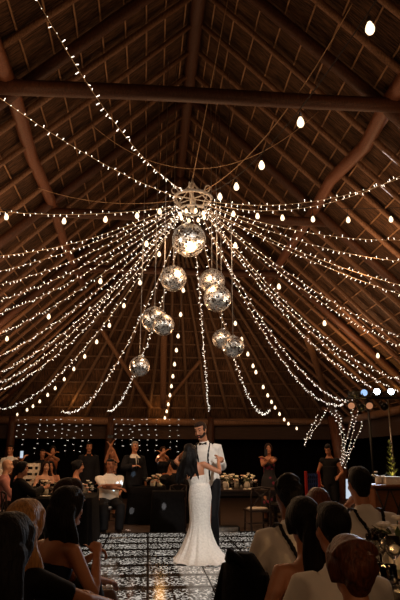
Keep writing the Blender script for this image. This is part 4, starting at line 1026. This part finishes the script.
# ------------------------------------------------------------------ tables and what stands on them
TZ = .75
RX0, RX1, RY0, RY1 = xat(214, 11.45, 489), xat(288, 11.45, 489), 11.45, 12.35
long_table(((RX0 + RX1) / 2, (RY0 + RY1) / 2, 0), RX1 - RX0, RY1 - RY0, 'dark wooden table with flowers and glasses beside the groom')
for i, (px, y, lb) in enumerate([(226, 11.75, 'white flowers at the left end of the wooden table'), (237, 12.05, 'white flowers behind the tall candle glass'), (247, 11.8, 'white flowers in the middle of the wooden table')]):
    flowers((xat(px, y, 482), y, TZ), lb, 22, .20, .26, 11 + i)
candle((xat(241, 11.62, 485), 11.62, TZ), 'tall glass candle cylinder on the wooden table', 'candles on the wooden table', h=.26, r_=.05)
for i, (px, y, lb) in enumerate([(222, 11.6, 'first from the groom'), (232, 11.6, 'second from the groom'), (252, 11.65, 'third from the groom'), (256, 12.0, 'fourth from the groom, further back')]):
    wine_glass((xat(px, y, 486), y, TZ), 'wine glass on the wooden table, ' + lb, 'wine glasses on the wooden table')
AMBER = mat('amber_drink', '#d8b640', .1, trans=.6, bump=0)
r = tag(empty('tumbler', (xat(259, 11.6, 486), 11.6, TZ)), 'tumbler of yellow drink near the right end of the wooden table', 'glass')
g = G(); g.lathe([(.030, 0), (.036, .11), (.034, .11), (.028, .006)], 14); g.build('glass_cup', GLASS, r); g = G(); g.lathe([(.027, .007), (.032, .085), (.001, .085)], 14); g.build('drink', AMBER, r)
for i, (px, y) in enumerate([(228, 11.58), (248, 11.58), (264, 11.7)]): napkin((xat(px, y, 487), y, TZ), 'folded white napkin on the wooden table, ' + ['left', 'middle', 'right'][i] + ' one', 'napkins on the wooden table', .3 * i)
chair((xat(256, 10.95, 505), 10.85, 0), R(8), 'empty chair with pale cushion in front of the flower table')
chair((xat(279, 11.9, 505), 11.95, 0), R(90), 'empty chair at the right end of the flower table')
LX0, LX1 = -2.0, -.85
draped_table(((LX0 + LX1) / 2, 10.15, 0), LX1 - LX0, 1.5, 'guest table under a dark cloth in front of the seated guests on the left', BLACKCLOTH)
for i, (px, y, lb) in enumerate([(45, 10.2, 'in the middle of the left guest table'), (58, 10.5, 'towards the far right of the left guest table'), (85, 10.6, 'on the right end of the left guest table')]):
    flowers((xat(px, y, 488), y, TZ), 'low white flowers ' + lb, 16, .15, .19, 21 + i)
for i, (px, y, lb) in enumerate([(38, 9.8, 'nearest the woman in the black jacket'), (52, 9.75, 'in the middle of the near edge'), (70, 10.0, 'before the woman in the strapless dress'), (77, 10.4, 'beside the right-hand flowers'), (64, 10.4, 'between the flowers')]):
    wine_glass((xat(px, y, 490), y, TZ), 'wine glass on the left guest table, ' + lb, 'wine glasses on the left table')
for i, (px, y) in enumerate([(44, 9.62), (60, 9.6)]): plate((xat(px, y, 495), y, TZ), 'white plate at the near edge of the left guest table, ' + ['left', 'right'][i] + ' one', 'plates on the left table')
candle((xat(66, 9.8, 492), 9.8, TZ), 'small lit candle in glass on the left guest table', 'candles on the left table')
candle((xat(31, 10.3, 492), 10.3, TZ), 'small lit candle beside the woman in the black jacket', 'candles on the left table')
draped_table((xat(158, 13.4, 480), 13.2, 0), 1.3, 1.0, 'far table under a black cloth left of the bride with pale flowers', BLACKCLOTH)
for i, px in enumerate((153, 160)): flowers((xat(px, 13.0, 476), 13.0, TZ), 'pale flowers on the far table left of the bride, ' + ['left', 'right'][i] + ' bunch', 14, .14, .22, 31 + i, blush=.5)
candle((xat(166, 12.9, 476), 12.9, TZ), 'lit candle on the far table left of the bride', 'candles on the far table')
# white slatted screens seen between the guests at the far left
for i, (px, y) in enumerate(((4, 13.4), (27, 13.6), (32, 13.3))):
    r = tag(empty('slatted_crate', (xat(px, y, 470), y, 0)), ['white slatted stand at the left edge behind the pink shirt', 'white slatted stand left behind the black jacket woman', 'white slatted stand right behind the black jacket woman'][i], 'stand', 'white slatted stands')
    for s in (-1, 1): g = G(); g.box((s * .15, 0, .62), (.02, .2, 1.24)); g.build('side_panel', WHITEPAINT, r, False)
    for k in range(9): g = G(); g.box((0, -.09, .16 + k * .13), (.29, .015, .07)); g.build('slat', WHITEPAINT, r, False)
# round table at the right in front
ft = draped_table((2.0, 2.95, 0), 1.62, 1.62, 'dark round guest table at the right edge in front with glasses and flowers', mat('dark_gloss', '#1a100b', .18, bump=.02), .74, True)
flowers((xat(397, 3.4, 530), 3.4, .74), 'white roses on the near right table', 20, .14, .24, 41, blush=.1)
for i, (px, y, lb) in enumerate([(374, 3.2, 'nearest the suspendered man'), (383, 3.28, 'in front of the white roses'), (394, 3.1, 'nearest the right edge'), (379, 3.42, 'furthest back')]):
    wine_glass((xat(px, y, 560), y, .74), 'wine glass on the near right table, ' + lb, 'wine glasses on the near right table', 1.05)
candle((xat(389, 3.0, 560), 3.0, .74), 'lit candle among the glasses on the near right table', 'candles on the near right table')
candle((xat(377, 3.02, 565), 3.02, .74), 'lit candle next to the suspendered man on the near right table', 'candles on the near right table')
o = phone((1.30, 2.80, .7445 + .0045), (R(90), 0, R(25)), 'lit smartphone lying face up on the near right table'); o.rotation_euler = (R(-90), 0, R(25)); 
# jacket over an empty chair back in the foreground
JC = V((xat(243, 2.95, 575) + .24, 3.05, 0)); chair(JC, R(-68), 'chair in front with a black jacket hung over its back')
g = G(); B = MX.Rotation(R(-6), 3, 'Z')
jk = [((0, -.25, .905), (.055, .045)), ((0, -.25, .872), (.12, .05)), ((0, -.25, .83), (.18, .058)), ((0, -.252, .7), (.20, .066)), ((0, -.256, .5), (.21, .075)), ((0, -.26, .34), (.215, .08))]
g.tube([p for p, r in jk], [r for p, r in jk], 24, ref=(0, 1, 0))
for s in (-1, 1): g.tube([(s * .16, -.25, .83), (s * .20, -.27, .65), (s * .205, -.275, .40)], [.035, .042, .04], 10)
me = fuse(g, .012, 3); me.materials.append(BLACKCLOTH); o = link('draped_jacket', me, None, True, JC, R(-68)); tag(o, 'black jacket hung over the empty chair at the bottom, right of the bride\'s train', 'jacket')
g = G(); g.tube([(-.07, -.29, .86), (0, -.325, .905), (.07, -.29, .86)], [(.03, .02)] * 3, 10); g.build('collar', BLACKCLOTH, o)

# ------------------------------------------------------------------ right side: game frame, desk, stand with stage lamps
RED = mat('red_paint', '#8e1a12', .4, bump=.03); BLUE = mat('blue_paint', '#1d2f5c', .4, bump=.03)
GY = 11.3; gc = aty(313, 490, GY)
r = tag(empty('game_frame', (gc.x, GY, 0)), 'tall blue lattice game frame with red posts, in front of the person in black', 'game')
for s in (-1, 1): g = G(); g.box((s * .13, 0, .55), (.045, .07, 1.10)); g.build('post', RED, r, False, bevel=.005); g = G(); g.box((s * .13, 0, .02), (.06, .40, .04)); g.build('foot', RED, r, False, bevel=.005)
for k in range(6): g = G(); g.box((-.095 + k * .038, 0, .78), (.014, .03, .56)); g.build('upright', BLUE, r, False)
for k in range(7): g = G(); g.box((0, 0, .52 + k * .085), (.22, .028, .022)); g.build('crossbar', BLUE, r, False)
chair((xat(298, 12.2, 500), 12.2, 0), R(200), 'empty chair left of the blue and red game frame')
DY = 9.9; d0 = xat(375, DY, 490)
r = tag(empty('wooden_desk', (d0 + .65, DY + .32, 0)), 'wooden desk with dark criss-cross front at the right edge', 'desk')
g = G(); g.box((0, 0, .88), (1.4, .74, .04)); g.build('desktop', OAK, r, False, bevel=.006); g = G(); g.box((0, -.30, .45), (1.30, .03, .82)); g.build('front_panel', OAK, r, False)
for s in (-1, 1): g = G(); g.box((s * .63, .02, .43), (.05, .62, .86)); g.build('side_panel', OAK, r, False)
for k in range(5):
    x = -.52 + k * .26
    for s in (-1, 1): g = G(); g.tube([(x - s * .11, -.325, .20), (x + s * .11, -.325, .80)], .013, 6); g.build('crossbar', BLACKM, r)
for k in range(2): g = G(); g.box((0, -.325, .18 + k * .64), (1.28, .02, .02)); g.build('rail', BLACKM, r, False)
g = G(); g.box((0, 0, .06), (.3, .22, .12)); g.box((0, 0, .125), (.32, .24, .012)); o = g.build('white_box', LINEN, None, False, loc=(d0 + .42, DY + .25, .90), bevel=.004); tag(o, 'white box standing on the wooden desk', 'box')
flowers((d0 + .2, DY + .30, .90), 'small leafy arrangement on the left end of the wooden desk', 6, .10, .2, 51, blush=.0)
r = tag(empty('potted_plant', (xat(393, 12.3, 480), 12.3, 0)), 'tall slim plant lit golden from below, behind the wooden desk', 'plant')
g = G(); g.lathe([(.15, 0), (.19, .34), (.17, .34), (.16, .3)], 16); g.build('pot', CERAMIC, r)
g = G(); q = random.Random(9)
for i in range(120):
    z = .35 + 1.35 * q.random(); a = q.uniform(0, 2 * PI); rr = .20 * (1 - (z - .35) / 1.5); b0 = V((0, 0, z)); d = V((math.cos(a), math.sin(a), q.uniform(.3, 1.2))).normalized()
    g.tube([b0, b0 + d * rr * .6, b0 + d * (rr + .05)], [(.003, .002), (.022, .003), (.002, .001)], 6, ref=(0, 0, 1))
g.build('foliage', LEAFM, r); g = G(); g.tube([(0, 0, .3), (0, 0, 1.75)], .015, 6); g.build('stem', LEAFM, r)
lamp('SPOT', (r.location.x - .15, 11.6, .15), 420, (1, .60, .16), .05, (r.location.x, 12.3, 1.2), 34)
# stand with moving heads
HY = HEADS_Y; bc = aty(372, 398, HY); bz = bc.z
r = tag(empty('lighting_stand', (aty(374, 480, HY).x, HY, 0)), 'black T-bar lighting stand beside the light-wrapped post', 'lighting stand')
bx0, bx1 = aty(347, 399, HY).x - r.location.x, aty(399, 396, HY).x - r.location.x
g = G(); g.tube([(0, 0, .1), (0, 0, bz)], [.035, .028], 10); g.build('pole', BLACKM, r)
g = G(); g.tube([(bx0, 0, bz), (bx1, 0, bz)], .03, 10); g.build('crossbar', BLACKM, r)
for k in range(3):
    a = 2 * PI * k / 3; g = G(); g.tube([(0, 0, .75), (.55 * math.cos(a), .55 * math.sin(a), .02)], .018, 8); g.build('leg', BLACKM, r)
LENS = glow('lens_glow', (.72, .87, 1.0), 14); LENSD = glow('lens_dim', (.35, .55, .9), 1.2); AMB = glow('par_amber', (1, .42, .2), .45)
def moving_head(px, py, label, lens, aim, R_=.085):
    p = aty(px, py, HY - .02); r = tag(empty('moving_head_lamp', (p.x, HY, p.z)), label, 'stage lamp', 'stage lamps on the stand')
    d = (V(aim) - p).normalized(); rot = d.to_track_quat('Z', 'Y').to_matrix()
    low = bz + .03 - p.z
    g = G(); g.box((0, 0, low + .05), (.22, .2, .09)); g.build('base', BLACKM, r, False, bevel=.01)
    for s in (-1, 1): g = G(); g.box((s * (R_ + .025), 0, (low + .1) / 2), (.025, .08, abs(low + .1) + .06)); g.build('yoke_arm', BLACKM, r, False, bevel=.006)
    g = G(); g.lathe([(R_ * .55, -.18), (R_ * .8, -.14), (R_ * .85, .05), (R_, .11), (R_, .14), (R_ * .9, .14), (R_ * .9, .12)], 20); g.v = [tuple(rot @ V(v)) for v in g.v]; g.build('head', BLACKM, r)
    g = G(); g.lathe([(R_ * .88, .122), (R_ * .6, .135), (.001, .142)], 20); g.v = [tuple(rot @ V(v)) for v in g.v]; g.build('lens', lens, r)
    return p, d
CAMP = (0, 0, 1.6)
moving_head(354, 394, 'dark stage lamp nearest the wrapped post', BLACKM, (2.5, 6, 2))
moving_head(365, 392.5, 'stage lamp with a dim blue lens, second from the wrapped post', LENSD, (.3, 4, 1.5), .09)
p, d = moving_head(377, 391.5, 'left of the two brightly shining stage lamps', LENS, (.9, 1, 1.5)); lamp('SPOT', p + d * .2, 420, (.75, .87, 1), .08, (1.8, 6.5, 0), 34)
p, d = moving_head(391, 391.5, 'right of the two brightly shining stage lamps', LENS, (1.2, 1, 1.5)); lamp('SPOT', p + d * .2, 420, (.75, .87, 1), .08, (3.6, 7.0, 0), 34)
for i, (px, py, lens) in enumerate(((351, 405, AMB), (361, 407, BLACKM), (369, 405, AMB), (384, 406, BLACKM))):
    p = aty(px, py, HY); r = tag(empty('par_lamp', (p.x, HY, p.z)), ['par lamp with an amber face hanging nearest the wrapped post', 'dark par lamp hanging between the two amber ones', 'par lamp with an amber face hanging under the left bright lamp', 'dark par lamp hanging under the right bright lamp'][i], 'stage lamp', 'par lamps under the bar')
    rot = V((-.25, -1, -.35)).normalized().to_track_quat('Z', 'Y').to_matrix()
    g = G(); g.lathe([(.045, -.13), (.08, -.10), (.09, .10), (.084, .10), (.08, .08)], 16); g.v = [tuple(rot @ V(v)) for v in g.v]; g.build('can', BLACKM, r)
    g = G(); g.lathe([(.08, .082), (.001, .088)], 16); g.v = [tuple(rot @ V(v)) for v in g.v]; g.build('face', lens, r)
    g = G(); g.tube([(-.10, 0, 0), (-.10, 0, .1), (0, 0, bz - p.z - .01), (.10, 0, .1), (.10, 0, 0)], .010, 6); g.build('bracket', BLACKM, r)
r = tag(empty('lighting_stand', (aty(394, 470, 13.9).x, 13.9, 0)), 'thin second stand pole at the right edge behind the golden plant', 'lighting stand')
g = G(); g.tube([(0, 0, .05), (0, 0, 2.9)], [.03, .022], 8); g.build('pole', STEEL, r); g = G(); g.lathe([(.25, 0), (.25, .03), (.03, .05)], 20); g.build('base', BLACKM, r)
# cables and pedal box on the carpet behind the dance floor
g = G(); g.box((0, 0, .06), (.55, .28, .12)); o = g.build('floor_monitor', BLACKM, None, False, loc=(xat(224, 11.3, 527), 11.25, 0), bevel=.02); g = G(); g.box((0, -.143, .06), (.48, .01, .085)); g.build('grille', STEEL, o, False); tag(o, 'low dark floor box behind the dance floor right of the groom', 'floor box')

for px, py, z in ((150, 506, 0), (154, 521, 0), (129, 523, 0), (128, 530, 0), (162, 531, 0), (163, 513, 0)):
    t = atz(px, py, z); lamp('SPOT', (.45, 8.4, 3.9), 9000, (1, .97, .92), .01, t, 1.15, .3)  # added narrow spots stand in for flecks thrown by the mirror balls
for px, py, y in ((134, 471, 12.95), (111, 507, 11.1), (118, 478, 11.2), (124, 476, 11.2)):
    t = aty(px, py, y); lamp('SPOT', (.45, 8.4, 3.9), 2200, (.55, .8, 1), .01, t, 1.3, .5)  # added bluish spots, likewise standing in for mirror-ball flecks
for px, py in ((72, 404), (163, 412)):
    t = hit(px, py, .975); lamp('POINT', t, 7, (1, .5, .16), .15)
t = hit(399, 108, 1.0); o = V((4.9, 13.3, 3.0)); lamp('SPOT', o, 14000, (.75, .88, 1), .03, t, 2.4, .4)
